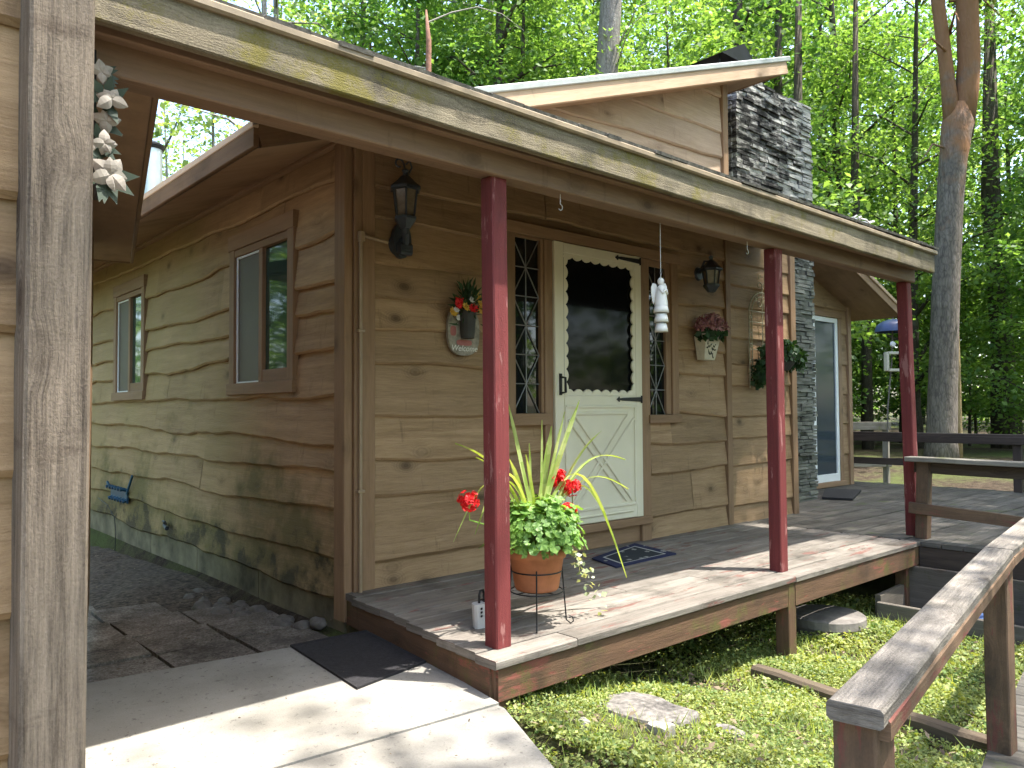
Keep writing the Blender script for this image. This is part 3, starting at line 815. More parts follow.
# roof deck (slab) clipped on the left by the garage eave, and ragged shingle edge
poly = [(-1.86, -1.53), (4.31, -1.53), (4.31, .0), (4.31, .0), (-1.10, .0), (-1.40, -1.05), (-1.86, -1.05)]
a = [V((x, y, pz(y))) for x, y in poly]; b_ = [p - V((0, 0, .03)) for p in a]
mb.face(a); mb.face(b_[::-1], [(p.x, p.y * 1.) for p in b_[::-1]])
for i in range(len(a)): mb.face([b_[i], b_[(i + 1) % len(a)], a[(i + 1) % len(a)], a[i]])
pd = mb.build('roof_deck', M['soffit'], pr)
mb = MB()
x = -1.86; SR = random.Random(9)
while x < 4.31:
    w = SR.uniform(.08, .2); y0 = -1.553 - SR.uniform(0, .012)
    mb.beam((min(x + w / 2, 4.30), y0, pz(y0) + .012), (min(x + w / 2, 4.30), -.0, pz(0) + .012), w - .004, .013 + SR.uniform(0, .006), ch=.002)
    x += w
mb.beam((4.6, -.0, pz(0) - .002), (4.6, .44, pz(.44)), .5, .03)
mb.build('shingles', M['shingle'], pr)
mb = MB()
for k in range(8):
    x = .3 + k * .57; mb.beam((x, -1.30, pz(-1.30) - .075), (x, -.03, pz(-.03) - .075), .038, .085)
mb.build('rafter', M['beamwood'], pr)
def post(x, y, z0, z1, lean=0.0):
    m = MB(); m.beam((x + lean, y, z0), (x, y, z1), .084, .084, up=(0, 1, 0), ch=.006, seg=6, jit=.0012); return m.build('post', M['redpost'], pr)
post(-.058, -1.335, .0, 2.012, .012); post(2.246, -1.335, .0, 2.010, .005); post(4.222, -1.335, .0, 2.010, .075)

# ------------------------------------------------------------------ porch deck
dk = thing('porch_deck', (1.9, -.75, -.2), 'weathered grey plank porch deck with mossy rim below the cream door', 'deck')
mb = MB(); n = 10; w = 1.5 / n; DR = random.Random(17)
for k in range(n):
    y = -1.5 + w * (k + .5)
    xl = -.04 - .16 * (-y / 1.5) + DR.uniform(-.015, .012)
    cuts = [xl] + sorted(DR.sample([.57 * i for i in range(2, 7)], 2 if k % 2 else 1)) + [4.0 + DR.uniform(-.01, .01)]
    if k == 0: cuts = [xl, .28, 2.17, 4.02]
    for a0, a1 in zip(cuts[:-1], cuts[1:]):
        dz = DR.uniform(-.002, .002)
        mb.beam((a0 + .002, y, -.0185 + dz), (a1 - .002, y, -.0185 + dz), w - DR.uniform(.009, .015), .036, ch=.005, seg=max(1, int((a1 - a0) / .5)), jit=.0012)
mb.build('deck_boards', M['deck'], dk)
mb = MB()
mb.beam((-.17, -1.463, -.106), (2.17, -1.463, -.106), .036, .135, ch=.004); mb.beam((2.172, -1.470, -.108), (4.0, -1.470, -.108), .036, .14, ch=.004)
mb.beam((-.165, -1.443, -.106), (-.015, -.02, -.106), .036, .135, ch=.004)
mb.beam((.0, -.72, -.1), (4.0, -.72, -.1), .04, .12)
mb.build('rim_joist', M['rim'], dk)
for x, y, z1 in ((-.13, -1.42, -.04), (2.14, -1.44, -.04), (3.93, -1.40, -.04), (2.14, -.2, -.04)):
    mb = MB(); mb.beam((x, y, gz(x, y) - .05), (x, y, z1), .088, .088, up=(0, 1, 0)); mb.build('leg', M['rim'], dk)

# the larger deck beyond
sd_ = thing('sun_deck', (6.3, -1, -.2), 'broad dark weathered plank deck reaching past the chimney to the woods', 'deck')
mb = MB(); y = -4.55
while y < 3.4:
    x0 = 4.0 if y < .0 else (4.86 if y < .42 else (6.2 if y < .95 else 8.22))
    if x0 == 4.0 and y > -1.56: x0 = 4.03
    xx = x0
    while xx < 8.55:
        x1 = min(xx + DR.uniform(1.6, 3.4), 8.6)
        dz = DR.uniform(-.004, .003)
        mb.beam((xx + .002, y + .072, -.022 + dz), (x1 - .002, y + .072, -.022 + dz), .137, .034, ch=.005, seg=2, jit=.002); xx = x1
    y += .145
mb.build('deck_boards', M['deck_dark'], sd_)
mb = MB(); mb.beam((4.03, -4.5, -.115), (4.03, -1.49, -.115), .04, .15); mb.beam((8.56, -4.5, -.115), (8.56, 3.4, -.115), .04, .15); mb.beam((4.0, -4.53, -.115), (8.58, -4.53, -.115), .04, .15)
for xx in (5.2, 6.4, 7.5): mb.beam((xx, -4.5, -.11), (xx, .4, -.11), .04, .14)
mb.build('rim_joist', M['darkrail'], sd_)
for x, y in ((4.08, -1.62), (4.08, -3.0), (4.08, -4.4), (6.3, -2.9), (8.5, -4.4), (8.5, -1.), (8.5, 2.5)):
    mb = MB(); mb.beam((x, y, gz(x, y) - .1), (x, y, -.04), .09, .09, up=(0, 1, 0)); mb.build('leg', M['planter'], sd_)

# railing along the inner edge of the big deck
rl = thing('deck_railing', (4.16, -1.9, 0), 'low mossy plank railing on the deck edge beside the last red post', 'railing')
mb = MB(); mb.beam((4.16, -1.36, .61), (4.2, -2.42, .60), .14, .036, seg=4, jit=.003); mb.build('top_rail', M['greyrail'], rl)
mb = MB(); mb.beam((4.22, -1.39, .545), (4.25, -2.40, .525), .036, .085, seg=4, jit=.003); mb.build('under_rail', M['darkrail'], rl)
mb = MB(); mb.beam((4.15, -1.37, .232), (4.17, -2.42, .175), .036, .085, seg=4, jit=.003); mb.build('lower_rail', M['railred'], rl)
mb = MB(); mb.beam((4.215, -1.44, -.003), (4.20, -1.47, .59), .088, .088, up=(0, 1, 0)); mb.build('railing_post', M['railred'], rl)
mb = MB(); mb.beam((4.22, -2.36, -.003), (4.22, -2.36, .585), .088, .088, up=(0, 1, 0)); mb.build('railing_post', M['railred'], rl)
# far railing
rl = thing('deck_railing', (8.5, 0, 0), 'dark brown railing at the far edge of the deck before the big pine trunk', 'railing')
mb = MB(); mb.beam((8.5, -4.5, .655), (8.5, 3.35, .675), .14, .04); mb.beam((8.44, -4.5, .60), (8.44, 3.35, .615), .036, .09); mb.build('top_rail', M['darkrail'], rl)
mb = MB(); mb.beam((8.44, -4.5, .3), (8.44, 3.35, .3), .036, .09); mb.build('lower_rail', M['darkrail'], rl)
for y in (-4.4, -2.6, -.9, 1.6, 3.3):
    mb = MB(); mb.beam((8.505, y, -.003), (8.505, y, .63), .09, .09, up=(0, 1, 0)); mb.build('railing_post', M['darkrail'], rl)
rl = thing('plank_fence', (11, 2, 0), 'pale grey two-board plank fence in the yard behind the dark railing', 'fence')
A = (10.2, 3.6); B = (11.9, 2.0)
for nm, z_ in (('top_rail', .70), ('lower_rail', .05)):
    mb = MB(); mb.beam((A[0], A[1], z_), (B[0], B[1], z_), .04, .14); mb.build(nm, M['greyrail'], rl)
for t in (.05, .5, .95):
    x, y = A[0] + (B[0] - A[0]) * t + .07, A[1] + (B[1] - A[1]) * t
    mb = MB(); mb.beam((x, y, gz(x, y) - .1), (x, y, .74), .09, .09, up=(0, 1, 0)); mb.build('fence_post', M['greyrail'], rl)

# walkway and its handrail at lower right
wk = thing('wooden_walkway', (1.5, -3.5, -.45), 'low grey plank walkway leading to the deck behind the foreground handrail', 'walkway')
mb = MB(); x = -1.1
while x < 3.95:
    y_ = -3.30 + .17 * (x + 1.1); mb.beam((x, y_ + .12, -.42), (x + .19, y_ - 1.1, -.42), .138, .036, ch=.005); x += .146
mb.build('walk_boards', M['deck_dark'], wk)
mb = MB(); mb.beam((-1.1, -3.215, -.52), (3.95, -2.36, -.52), .04, .15); mb.beam((-.9, -4.3, -.52), (3.95, -3.46, -.52), .04, .15); mb.build('walk_joist', M['planter'], wk)
hr = thing('handrail', (.4, -3, -.3), 'sunlit worn plank handrail with flaking red paint in the foreground', 'handrail')
mb = MB(); mb.beam((-.70, -3.185, .402), (1.43, -2.80, .402), .108, .040, seg=8, jit=.002, ch=.007); mb.beam((1.434, -2.80, .404), (4.0, -2.45, .43), .108, .040, seg=8, jit=.002, ch=.007)
mb.build('rail_board', M['rail'], hr)
mb = MB(); mb.beam((-.66, -3.222, .372), (1.43, -2.844, .372), .03, .042, ch=.004); mb.beam((1.434, -2.844, .374), (4.0, -2.495, .40), .03, .042, ch=.004); mb.build('rail_edge', M['railred'], hr)
for x, y in ((-.63, -3.17), (1.43, -2.795), (3.9, -2.46)):
    mb = MB(); mb.beam((x, y, -.56), (x, y, .38), .088, .088, up=(0, 1, 0), seg=4, jit=.001); mb.build('rail_post', M['railred'], hr)

# ------------------------------------------------------------------ garage corner on the left
gg = thing('garage', (-2.4, -2.1, -.15), 'corner of a board sided garage with grey corner post and wide brown eave', 'garage')
mb = MB(); siding(mb, 'Y', -1, -2.13, -4.6, -1.87, [(2.08, 2.06), (1.78, 1.76), (1.43, 1.42), (1.18, 1.165), (.885, .88), (.625, .62), (.36, .35), (.1, .1), (-.12, -.12)], lambda u: 2.3, (), .012, 41); mb.build('wall', M['siding_pale'], gg)
mb = MB()
gd = V((.243, .970, 0)); g0 = V((-1.865, -2.08, 0))
def gq(s0, s1, off, z0, z1):
    n_ = V((.97, -.243, 0)); a = g0 + gd * s0 + n_ * off; b = g0 + gd * s1 + n_ * off
    mb.face([(a.x, a.y, z0), (b.x, b.y, z0), (b.x, b.y, z1), (a.x, a.y, z1)], [(s0, z0), (s1, z0), (s1, z1), (s0, z1)])
gq(0, 3.9, 0, -.2, 2.14); mb.face([(-4.6, -2.12, -.2), (-1.87, -2.12, -.2), (-1.87, -2.12, 2.3), (-4.6, -2.12, 2.3)])
mb.build('wall_sheathing', M['trim'], gg)
mb = MB(); mb.beam((-1.903, -2.2, -.15), (-1.903, -2.2, 2.3), .110, .110, up=(0, 1, 0), ch=.006); mb.build('corner_post', M['greypost'], gg)
e0 = V((-1.437, -1.255, 2.12)); e1 = V((-.545, 2.257, 2.12)); ed = (e1 - e0).normalized(); en = V((-ed.y, ed.x, 0))
mb = MB()
w0 = e0 + en * .55; w1 = e1 + en * .55
mb.face([e0, e1, w1, w0], [(0, 0), (3.6, 0), (3.6, .5), (0, .5)]); mb.build('soffit', M['soffit'], gg)
mb = MB(); off = V((ed.y, -ed.x, 0)) * .012
mb.beam(e0 + off + V((0, 0, .05)), e1 + off + V((0, 0, .05)), .022, .118, ch=.004); mb.beam(e1 + ed * .012 + V((0, 0, .05)), w1 + ed * .012 + V((0, 0, .05)), .022, .118, ch=.004); mb.build('eave_fascia', M['trim'], gg)
mb = MB(); r0 = e0 + off * 2.6 + V((0, 0, .115)); r1 = e1 + off * 2.6 + ed * .04 + V((0, 0, .115)); r2 = r1 + en * 2.6 + V((0, 0, .75)); r3 = r0 + en * 2.6 + V((0, 0, .75))
mb.face([r0, r1, r2, r3]); lo = V((0, 0, -.025)); mb.face([r3 + lo, r2 + lo, r1 + lo, r0 + lo]); mb.face([r0, r0 + lo, r1 + lo, r1]); mb.face([r1, r1 + lo, r2 + lo, r2]); mb.build('roof', M['shingle'], gg)

# ------------------------------------------------------------------ wall lanterns, conduit
def lantern(base, label, big=True):
    bx, by, bz = base
    t = thing('wall_lantern', base, label, 'lantern', 'black lanterns on the front wall')
    m = MB()
    if big:
        m.lathe((bx + .035, -.036, bz + .0), [(0, .03), (.055, .03), (.062, .02), (.068, 0), (0, 0)][::-1], 20, (0, -1, 0))
        m.plate([(bx + .035 + .062 * math.cos(a), -.05, bz + .02 + (.105 * math.sin(a))) for a in [i * math.pi / 10 for i in range(20)]][::-1], .035, (0, -1, 0))
        m.box(bx - .005, bx + .075, -.13, -.08, bz - .07, bz + .0, ch=.012); m.box(bx + .012, bx + .058, -.134, -.128, bz - .045, bz - .015, ch=.002)
    else:
        m.lathe((bx, -.036, bz + .1), [(0, .02), (.05, .02), (.058, 0), (0, 0)][::-1], 20, (0, -1, 0))
    m.build('back_plate', M['lantern'], t)
    ly = by - .165; lz = bz + (.09 if big else -.05)
    m = MB()
    if big: m.tube([(bx + .03, -.08, bz + .02), (bx + .03, ly + .04, bz - .0), (bx, ly, bz + .04), (bx, ly, lz + .02)], [.022, .02, .022, .03], 8)
    else: m.tube([(bx, -.05, bz + .1), (bx, -.10, bz + .2), (bx, ly, bz + .19), (bx, ly, bz + .14)], .01, 8)
    m.build('arm', M['lantern'], t)
    m = MB(); H = .155 if big else .115; R0, R1 = (.056, .078) if big else (.055, .075)
    m.lathe((bx, ly, lz), [(0, -.02), (.03, -.02), (.045, 0), (R0 + .012, .03), (R0 + .014, .045), (R0, .05)], 6)
    m.lathe((bx, ly, lz + .05 + H), [(R1 - .004, -.008), (R1 + .018, -.004), (R1 + .018, .012), (R1 - .015, .04), (.03, .075), (.016, .085), (.016, .1), (.022, .112), (.0, .13)], 6)
    for k in range(6):
        a = k * math.pi / 3; m.tube([(bx + R0 * math.cos(a), ly + R0 * math.sin(a), lz + .05), (bx + R1 * .96 * math.cos(a), ly + R1 * .96 * math.sin(a), lz + .05 + H)], .006, 6)
    c = m.build('cage', M['lantern'], t)
    m = MB(); m.lathe((bx, ly, lz + .05), [(R0 - .006, 0), (R1 - .008, H)], 6); m.build('lamp_glass', M['lampglass'], c)
    if big:
        m = MB()
        pts = [(bx - .03 + .035 * math.cos(a) * (1 - a / 9), ly + .02, lz + .05 + H + .15 + .035 * math.sin(a) * (1 - a / 9)) for a in [i * .4 for i in range(14)]]
        m.tube([(bx + .0, ly, lz + H + .15)] + pts, .006, 6); m.tube([(bx + .02, ly, lz + H + .14), (bx + .045, ly, lz + H + .19), (bx + .03, ly, lz + H + .225), (bx + .005, ly, lz + H + .2)], .006, 6)
        m.build('scroll', M['lantern'], c)
    return t
lantern((.265, 0, 1.985), 'blue-black scroll-top coach lantern with motion sensor high near the cabin corner')
lantern((3.30, 0, 2.05), 'small black hooded lantern on the wall above the pink flowers', False)

mb = MB()
mb.tube([(.21, -.064, 1.985), (.052, -.064, 2.0)], .011, 8); mb.tube([(.03, -.066, 1.975), (.03, -.066, -.05), (.035, -.07, -.24)], .011, 8)
mb.box(.016, .05, -.086, -.051, 1.965, 2.02, ch=.006, ax='Z')
for z_ in (1.45, .55): mb.box(.008, .052, -.079, -.0515, z_, z_ + .016, ch=.002, ax='X')
tag(mb.build('conduit_pipe', M['conduit'], base=(.03, -.066, 0)), 'thin painted conduit pipe running down the cabin corner from the lantern', 'pipe')

# ------------------------------------------------------------------ leaf scatter helper
def mound(center, rx, ry, rz, n, size, rng, up=.6, shell=.55, fold=.08, ratio=.85):
    g = np.random.default_rng(rng)
    d = unit(g.normal(size=(n, 3))); d[:, 2] = np.abs(d[:, 2]) * 1.0 - .25
    r = shell + (1 - shell) * g.random(n) ** .6
    P = np.array(center) + d * r[:, None] * np.array([rx, ry, rz])
    N = unit(d + np.array([0, 0, up]) + g.normal(size=(n, 3)) * .45)
    T = unit(np.cross(N, g.normal(size=(n, 3))))
    L = size * g.uniform(.7, 1.25, n)
    return kites(P, T, N, L, L * ratio, fold)

def round_leaves(mb, pts, rng, size):
    rr = random.Random(rng)
    for p, nrm in pts:
        nrm = V(nrm).normalized(); s = nrm.orthogonal().normalized(); s.rotate(Matrix.Rotation(rr.uniform(0, 6.28), 3, nrm)); t = nrm.cross(s)
        r = size * rr.uniform(.6, 1.15); k = 11; ring = []
        for i in range(k):
            a = 2 * math.pi * i / k + .3
            if i == 0: rad_ = .25
            else: rad_ = 1 + (.12 if i % 2 else -.06)
            ring.append(V(p) + (s * math.cos(a) + t * math.sin(a)) * r * rad_ + nrm * r * (.18 if i % 2 else .06))
        c = V(p)
        for i in range(k): mb.face([c, ring[i], ring[(i + 1) % k]])

# potted geranium
PC = V((.31, -1.2, 0))
pt = thing('potted_geranium', (PC.x, PC.y, .165), 'terracotta pot of red geraniums, spike grass and trailing vine on the porch edge', 'potted plant')
mb = MB(); mb.lathe((PC.x, PC.y, .165), [(0, 0), (.098, 0), (.104, .01), (.128, .15), (.138, .152), (.142, .2), (.132, .2), (.125, .17), (0, .165)], 40); mb.build('pot', M['terracotta'], pt, smooth=True)
mb = MB(); GR = random.Random(4); pts = []
for i in range(760):
    a = GR.uniform(0, 6.28); e = GR.uniform(-.35, 1.35); r = GR.uniform(.72, 1.0)
    d = V((math.cos(a) * math.cos(e), math.sin(a) * math.cos(e), math.sin(e)))
    p = PC + V((d.x * .23 * r, d.y * .215 * r, .42 + d.z * .17 * r)) * 1.0 + V((GR.gauss(0, .014), GR.gauss(0, .014), GR.gauss(0, .016)))
    pts.append((p, d + V((GR.uniform(-.5, .5), GR.uniform(-.5, .5), .55 + GR.uniform(-.3, .4)))))
round_leaves(mb, pts, 5, .0245); mb.build('leaves', M['geranium'], pt)
mb = MB()
for i in range(70):
    a = GR.uniform(0, 6.28); r = GR.uniform(.05, .19); mb.tube([PC + V((math.cos(a) * .03, math.sin(a) * .03, .33)), PC + V((math.cos(a) * r * .7, math.sin(a) * r * .7, .42)), PC + V((math.cos(a) * r, math.sin(a) * r, .5))], .0025, 5, False)
mb.build('stems', M['geranium'], pt)
def flower_head(c, r, seed):
    m = MB(); fr = random.Random(seed)
    for i in range(34):
        d = V((fr.gauss(0, 1), fr.gauss(0, 1), fr.gauss(.3, 1))).normalized(); p = V(c) + d * r * fr.uniform(.55, 1.2)
        s = d.orthogonal().normalized(); t = d.cross(s)
        for k in range(5):
            a = k * 1.2566 + fr.random(); q = s * math.cos(a) + t * math.sin(a); w = s * -math.sin(a) + t * math.cos(a); l = .019
            m.face([p, p + q * l * .6 + w * l * .42 + d * .004, p + q * l + d * .001, p + q * l * .6 - w * l * .42 + d * .004])
    m.build('flower_head', M['redflower'], pt)
    return V(c)
heads = [((.452, -1.20, .66), .040, 1), ((.545, -1.21, .625), .038, 2), ((.50, -1.17, .68), .026, 3), ((.475, -1.25, .515), .036, 4), ((-.045, -1.14, .595), .045, 5)]
mb = MB()
for c, r, s in heads:
    flower_head(c, r, s); c = V(c); mb.tube([PC + (c - PC) * .2 + V((0, 0, .3)), c - V((0, 0, .08)), c], .003, 5, False)
mb.build('flower_stalk', M['geranium'], pt)
mb = MB(); tips = [(.166, 1.054, .030, 0), (.565, 1.056, .022, .03), (.762, .903, .030, .10), (1.021, .738, .018, .20), (.913, .596, .016, .2), (-.172, .866, .014, .12), (-.146, .432, .016, .32), (-.049, .80, .014, .1), (.866, .15, .018, .42), (.791, .313, .016, .4), (.371, .96, .018, 0), (.43, .93, .026, .01), (.50, 1.0, .030, .02), (.24, .80, .014, .02), (.30, .85, .02, .0), (-.1, .47, .013, .34), (.05, .7, .014, .1), (.16, .78, .02, .05)]
for i, (tx, tz, w, sag) in enumerate(tips):
    b0 = PC + V((.02 * math.cos(i * 2.4), .02 * math.sin(i * 2.4), .36)); tp = V((tx, -1.2 + GR.uniform(-.06, .05) - (.1 if tz < .4 else 0), tz))
    side = V((.7, -.5, 0)).normalized() if i % 2 else V((.9, .3, 0)).normalized(); prv = None; K = 12
    for k in range(K + 1):
        t = k / K; p = b0.lerp(tp, t) + V((0, 0, 1)) * sag * math.sin(math.pi * min(1, t * 1.0)) * .9
        ww = 1.45 * w * (.55 + 1.2 * t * (1 - t)) * (1 if t < .85 else max(.04, (1 - t) / .15)); l, r = p - side * ww / 2, p + side * ww / 2; mm = p + V((0, .006, -.004))
        if prv: mb.face([prv[0], prv[1], mm, l]); mb.face([prv[1], prv[2], r, mm])
        prv = (l, mm, r)
mb.build('spike_leaves', M['blade'], pt)
vp = []; vn = []; g = np.random.default_rng(3)
for (dx, dy, drop, ln) in ((.22, -.05, .30, 26), (.17, -.10, .24, 20), (.25, -.12, .36, 24), (.20, .02, .18, 14)):
    for k in range(ln):
        t = k / ln; vp.append([PC.x + .10 + dx * (t ** .7) * 1.0 + g.normal() * .012, PC.y - .02 + dy * t + g.normal() * .012, .37 - drop * t ** 1.5 * 1.05 + g.normal() * .01])
vp = np.array(vp); n = len(vp); Nn = unit(g.normal(size=(n, 3)) + np.array([.2, -.8, .6])); Tn = unit(np.cross(Nn, g.normal(size=(n, 3)))); Ln = g.uniform(.022, .04, n)
quads_object('trailing_vine', kites(vp, Tn, Nn, Ln, Ln * .75, .08), M['vine'], pt)

st = thing('plant_stand', (PC.x, PC.y, 0), 'black wire plant stand holding the terracotta geranium pot', 'plant stand')
mb = MB()
ring = lambda r, z_, n=28: [(PC.x + r * math.cos(i * 2 * math.pi / n), PC.y + r * math.sin(i * 2 * math.pi / n), z_) for i in range(n + 1)]
mb.tube(ring(.125, .158), .0035, 6, False); mb.tube(ring(.118, .252), .0035, 6, False); mb.tube(ring(.07, .158), .003, 6, False)
mb.tube([(PC.x - .124, PC.y, .158), (PC.x + .124, PC.y, .158)], .003, 6); mb.tube([(PC.x, PC.y - .124, .1575), (PC.x, PC.y + .124, .1575)], .003, 6)
mb.build('ring', M['black'], st)
for a in (-.75, .82, 2.4, 3.95):
    mb = MB(); c, s = math.cos(a), math.sin(a); P_ = lambda r, z_: (PC.x + c * r, PC.y + s * r, z_)
    mb.tube([P_(.119, .27), P_(.128, .15), P_(.138, .02), P_(.158, .004), P_(.172, .014), P_(.165, .035), P_(.15, .03)], .0035, 6); mb.build('leg', M['black'], st)

# key lock box
lk = thing('key_lock_box', (.07, -1.07, 0), 'grey key lock box with black shackle standing on the porch boards', 'lock box')
mb = MB(); lo = (.07, -1.07)
mb.beam((lo[0] + .01, lo[1] + .005, .003), (lo[0], lo[1], .115), .07, .05, up=(.35, 1, 0), ch=.010); mb.build('body', M['greyplastic'], lk)
mb = MB(); mb.beam((lo[0] + .046, lo[1] + .016, .002), (lo[0] + .036, lo[1] + .012, .12), .026, .054, up=(.35, 1, 0), ch=.006); mb.build('side_cover', M['black'], lk)
mb = MB(); mb.tube([(lo[0] - .005, lo[1], .11), (lo[0] - .004, lo[1], .15), (lo[0] + .006, lo[1] + .004, .168), (lo[0] + .024, lo[1] + .008, .168), (lo[0] + .034, lo[1] + .012, .15), (lo[0] + .034, lo[1] + .012, .11)], .006, 8); mb.build('shackle', M['black'], lk)
mb = MB()
for i in range(2):
    for j in range(3): mb.beam((lo[0] - .015 + i * .018, lo[1] - .026 + i * .004, .06 + j * .017), (lo[0] - .006 + i * .018, lo[1] - .024 + i * .004, .06 + j * .017), .005, .010)
mb.build('keypad', M['black'], lk)

# mats
mb = MB(); q = [V((-.487, -.275, -.149)), V((-.075, -.30, -.149)), V((-.135, -.93, -.149)), V((-.548, -1.02, -.149))]
c = sum(q, V((0, 0, 0))) / 4; up = V((0, 0, .010))
inn = [c + (p - c) * .93 + V((0, 0, .006)) for p in q]; top_ = [p + up for p in q]
mb.face([p for p in inn])
for i in range(4):
    j = (i + 1) % 4; mb.face([q[i], q[j], top_[j], top_[i]]); mb.face([top_[i], top_[j], inn[j], inn[i]])
tag(mb.build('rubber_mat', M['mat'], base=(-.31, -.63, -.149)), 'black ribbed rubber mat lying on the concrete against the porch step', 'mat')
mb = MB(); q = [(1.673, -.293), (2.335, -.115), (2.225, -.576), (1.565, -.60)]
tp = [V((x, y, .011)) for x, y in q]; bt = [V((x, y, .001)) for x, y in q]
mb.face(tp, [(0, 1), (1, 1), (1, 0), (0, 0)])
for i in range(4): mb.face([bt[i], bt[(i + 1) % 4], tp[(i + 1) % 4], tp[i]], [(0, 0), (.02, 0), (.02, .02), (0, .02)])
tag(mb.build('doormat', M['rug'], base=(1.95, -.4, 0)), 'navy blue patterned doormat on the porch boards below the cream door', 'doormat')
mb = MB(); mb.plate([(7.1, .80, .0), (6.15, .36, .0), (6.25, .06, .0), (7.25, .42, .0)][::-1], .022, (0, 0, 1))
tag(mb.build('rubber_mat', M['mat'], base=(6.7, .4, 0)), 'dark mat on the deck beside the chimney and sliding door', 'mat')

# ------------------------------------------------------------------ wall decorations
def flat_oval(cx, cz, rx, rz, n=28, sq=.6):
    return [(cx + rx * abs(math.cos(a)) ** sq * (1 if math.cos(a) > 0 else -1), cz + rz * abs(math.sin(a)) ** sq * (1 if math.sin(a) > 0 else -1)) for a in [2 * math.pi * i / n for i in range(n)]]
wb = thing('welcome_plaque', (.765, -.04, 1.37), 'painted Welcome plaque with dark pot of red and yellow flowers beside the red post', 'plaque')
mb = MB(); X = .765
mb.plate([(x, -.048, z_) for x, z_ in flat_oval(X, 1.505, .125, .155, sq=.75)], .02, (0, -1, 0)); mb.build('board', M['plaque'], wb)
mb = MB(); mb.plate([(x, -.0685, z_) for x, z_ in flat_oval(X - .085, 1.50, .022, .03)], .002, (0, -1, 0)); mb.plate([(x, -.0685, z_) for x, z_ in flat_oval(X, 1.43, .06, .018)], .002, (0, -1, 0)); mb.build('painted_flower', M['pinkpaint'], wb)
mb = MB(); mb.lathe((X, -.105, 1.455), [(0, 0), (.042, 0), (.056, .17), (.05, .17), (.045, .14), (0, .14)], 14); pw = mb.build('pot', M['slatepot'], wb)
def text_mesh(s, size, loc, parent, mat, name='lettering', shear=.25):
    cu = bpy.data.curves.new(name, 'FONT'); cu.body = s; cu.size = size; cu.align_x = 'CENTER'; cu.extrude = .0008; cu.shear = shear
    to = bpy.data.objects.new(name + '_tmp', cu); COL.objects.link(to)
    bpy.context.view_layer.update()
    me = bpy.data.meshes.new_from_object(to.evaluated_get(bpy.context.evaluated_depsgraph_get()))
    bpy.data.objects.remove(to)
    Rm = Matrix.Rotation(math.pi / 2, 4, 'X'); me.transform(Matrix.Translation(V(loc) - BASE[parent.name]) @ Rm)
    me.materials.clear(); me.materials.append(mat)
    o = bpy.data.objects.new(name, me); COL.objects.link(o); o.parent = parent; BASE[o.name] = BASE[parent.name]; return o
text_mesh('Welcome', .052, (X, -.0702, 1.378), wb, M['ceramic'])
g = np.random.default_rng(8)
n = 130; d = unit(g.normal(size=(n, 3)) + np.array([0, -.3, 1.1])); P = np.array([X, -.11, 1.62]) + d * g.uniform(.02, .12, n)[:, None] * np.array([1.1, .6, 1.3])
quads_object('greenery', kites(P, unit(d + g.normal(size=(n, 3)) * .3), unit(np.cross(d, g.normal(size=(n, 3)))), g.uniform(.05, .10, n), g.uniform(.014, .022, n)), M['ivy'], wb)
def daisies(parent, name, mat, cs, r, seed, cmat=None):
    fr = random.Random(seed)
    for c in cs:
        m = MB(); c = V(c); d = V((fr.uniform(-.4, .2), -1, fr.uniform(0, .6))).normalized(); s = d.orthogonal().normalized(); t = d.cross(s)
        for k in range(9):
            a = k * 6.283 / 9; q = s * math.cos(a) + t * math.sin(a); w = s * -math.sin(a) + t * math.cos(a)
            m.face([c, c + q * r * .6 + w * r * .3, c + q * r + d * .006, c + q * r * .6 - w * r * .3])
        m.blob(c + d * .004, (r * .28,) * 3, 0, 4)
        m.build(name, mat, parent)
daisies(wb, 'red_flower', M['redflower'], [(X - .005, -.17, 1.635), (X - .105, -.15, 1.655), (X - .09, -.14, 1.68)], .036, 1)
daisies(wb, 'yellow_flower', M['yellow'], [(X + .055, -.17, 1.665), (X + .085, -.15, 1.635), (X - .055, -.16, 1.64), (X - .12, -.12, 1.61), (X + .06, -.13, 1.72)], .034, 2)
daisies(wb, 'white_flower', M['ceramic'], [(X + .0, -.15, 1.69), (X - .115, -.14, 1.62), (X - .06, -.09, 1.58)], .022, 3)

wp = thing('wall_planter', (3.32, -.09, 1.42), 'cream tin wall pocket full of dusty pink flowers right of the door', 'wall planter')
mb = MB()
a = [V((3.25, -.05, 1.42)), V((3.40, -.05, 1.42)), V((3.40, -.12, 1.42)), V((3.25, -.12, 1.42))]; b = [V((3.215, -.045, 1.635)), V((3.435, -.045, 1.635)), V((3.435, -.165, 1.635)), V((3.215, -.165, 1.635))]
for i in range(4): j = (i + 1) % 4; mb.face([a[j], a[i], b[i], b[j]])
mb.face(a); mb.face([p - V((0, 0, .02)) for p in b]); mb.build('pocket', M['cream'], wp)
mb = MB(); fr = random.Random(6)
for i in range(26):
    u, v_ = fr.uniform(.08, .92), fr.uniform(.15, .95); p = a[3].lerp(a[2], u).lerp(b[3].lerp(b[2], u), v_) + V((0, -.003, 0))
    mb.tube([p, p + V((fr.uniform(-.02, .02), 0, fr.uniform(-.02, .02))), p + V((fr.uniform(-.03, .03), 0, fr.uniform(0, .035)))], [.003, .005, .002], 5)
mb.build('leaf_pattern', M['slatepot'], wp)
v = mound((3.33, -.14, 1.70), .19, .11, .14, 700, .030, 21, .1, .5); quads_object('blossoms', v, M['pink'], wp)
v = mound((3.33, -.13, 1.62), .16, .09, .10, 120, .06, 22, .1, .4); quads_object('leaves', v, M['ivy'], wp)

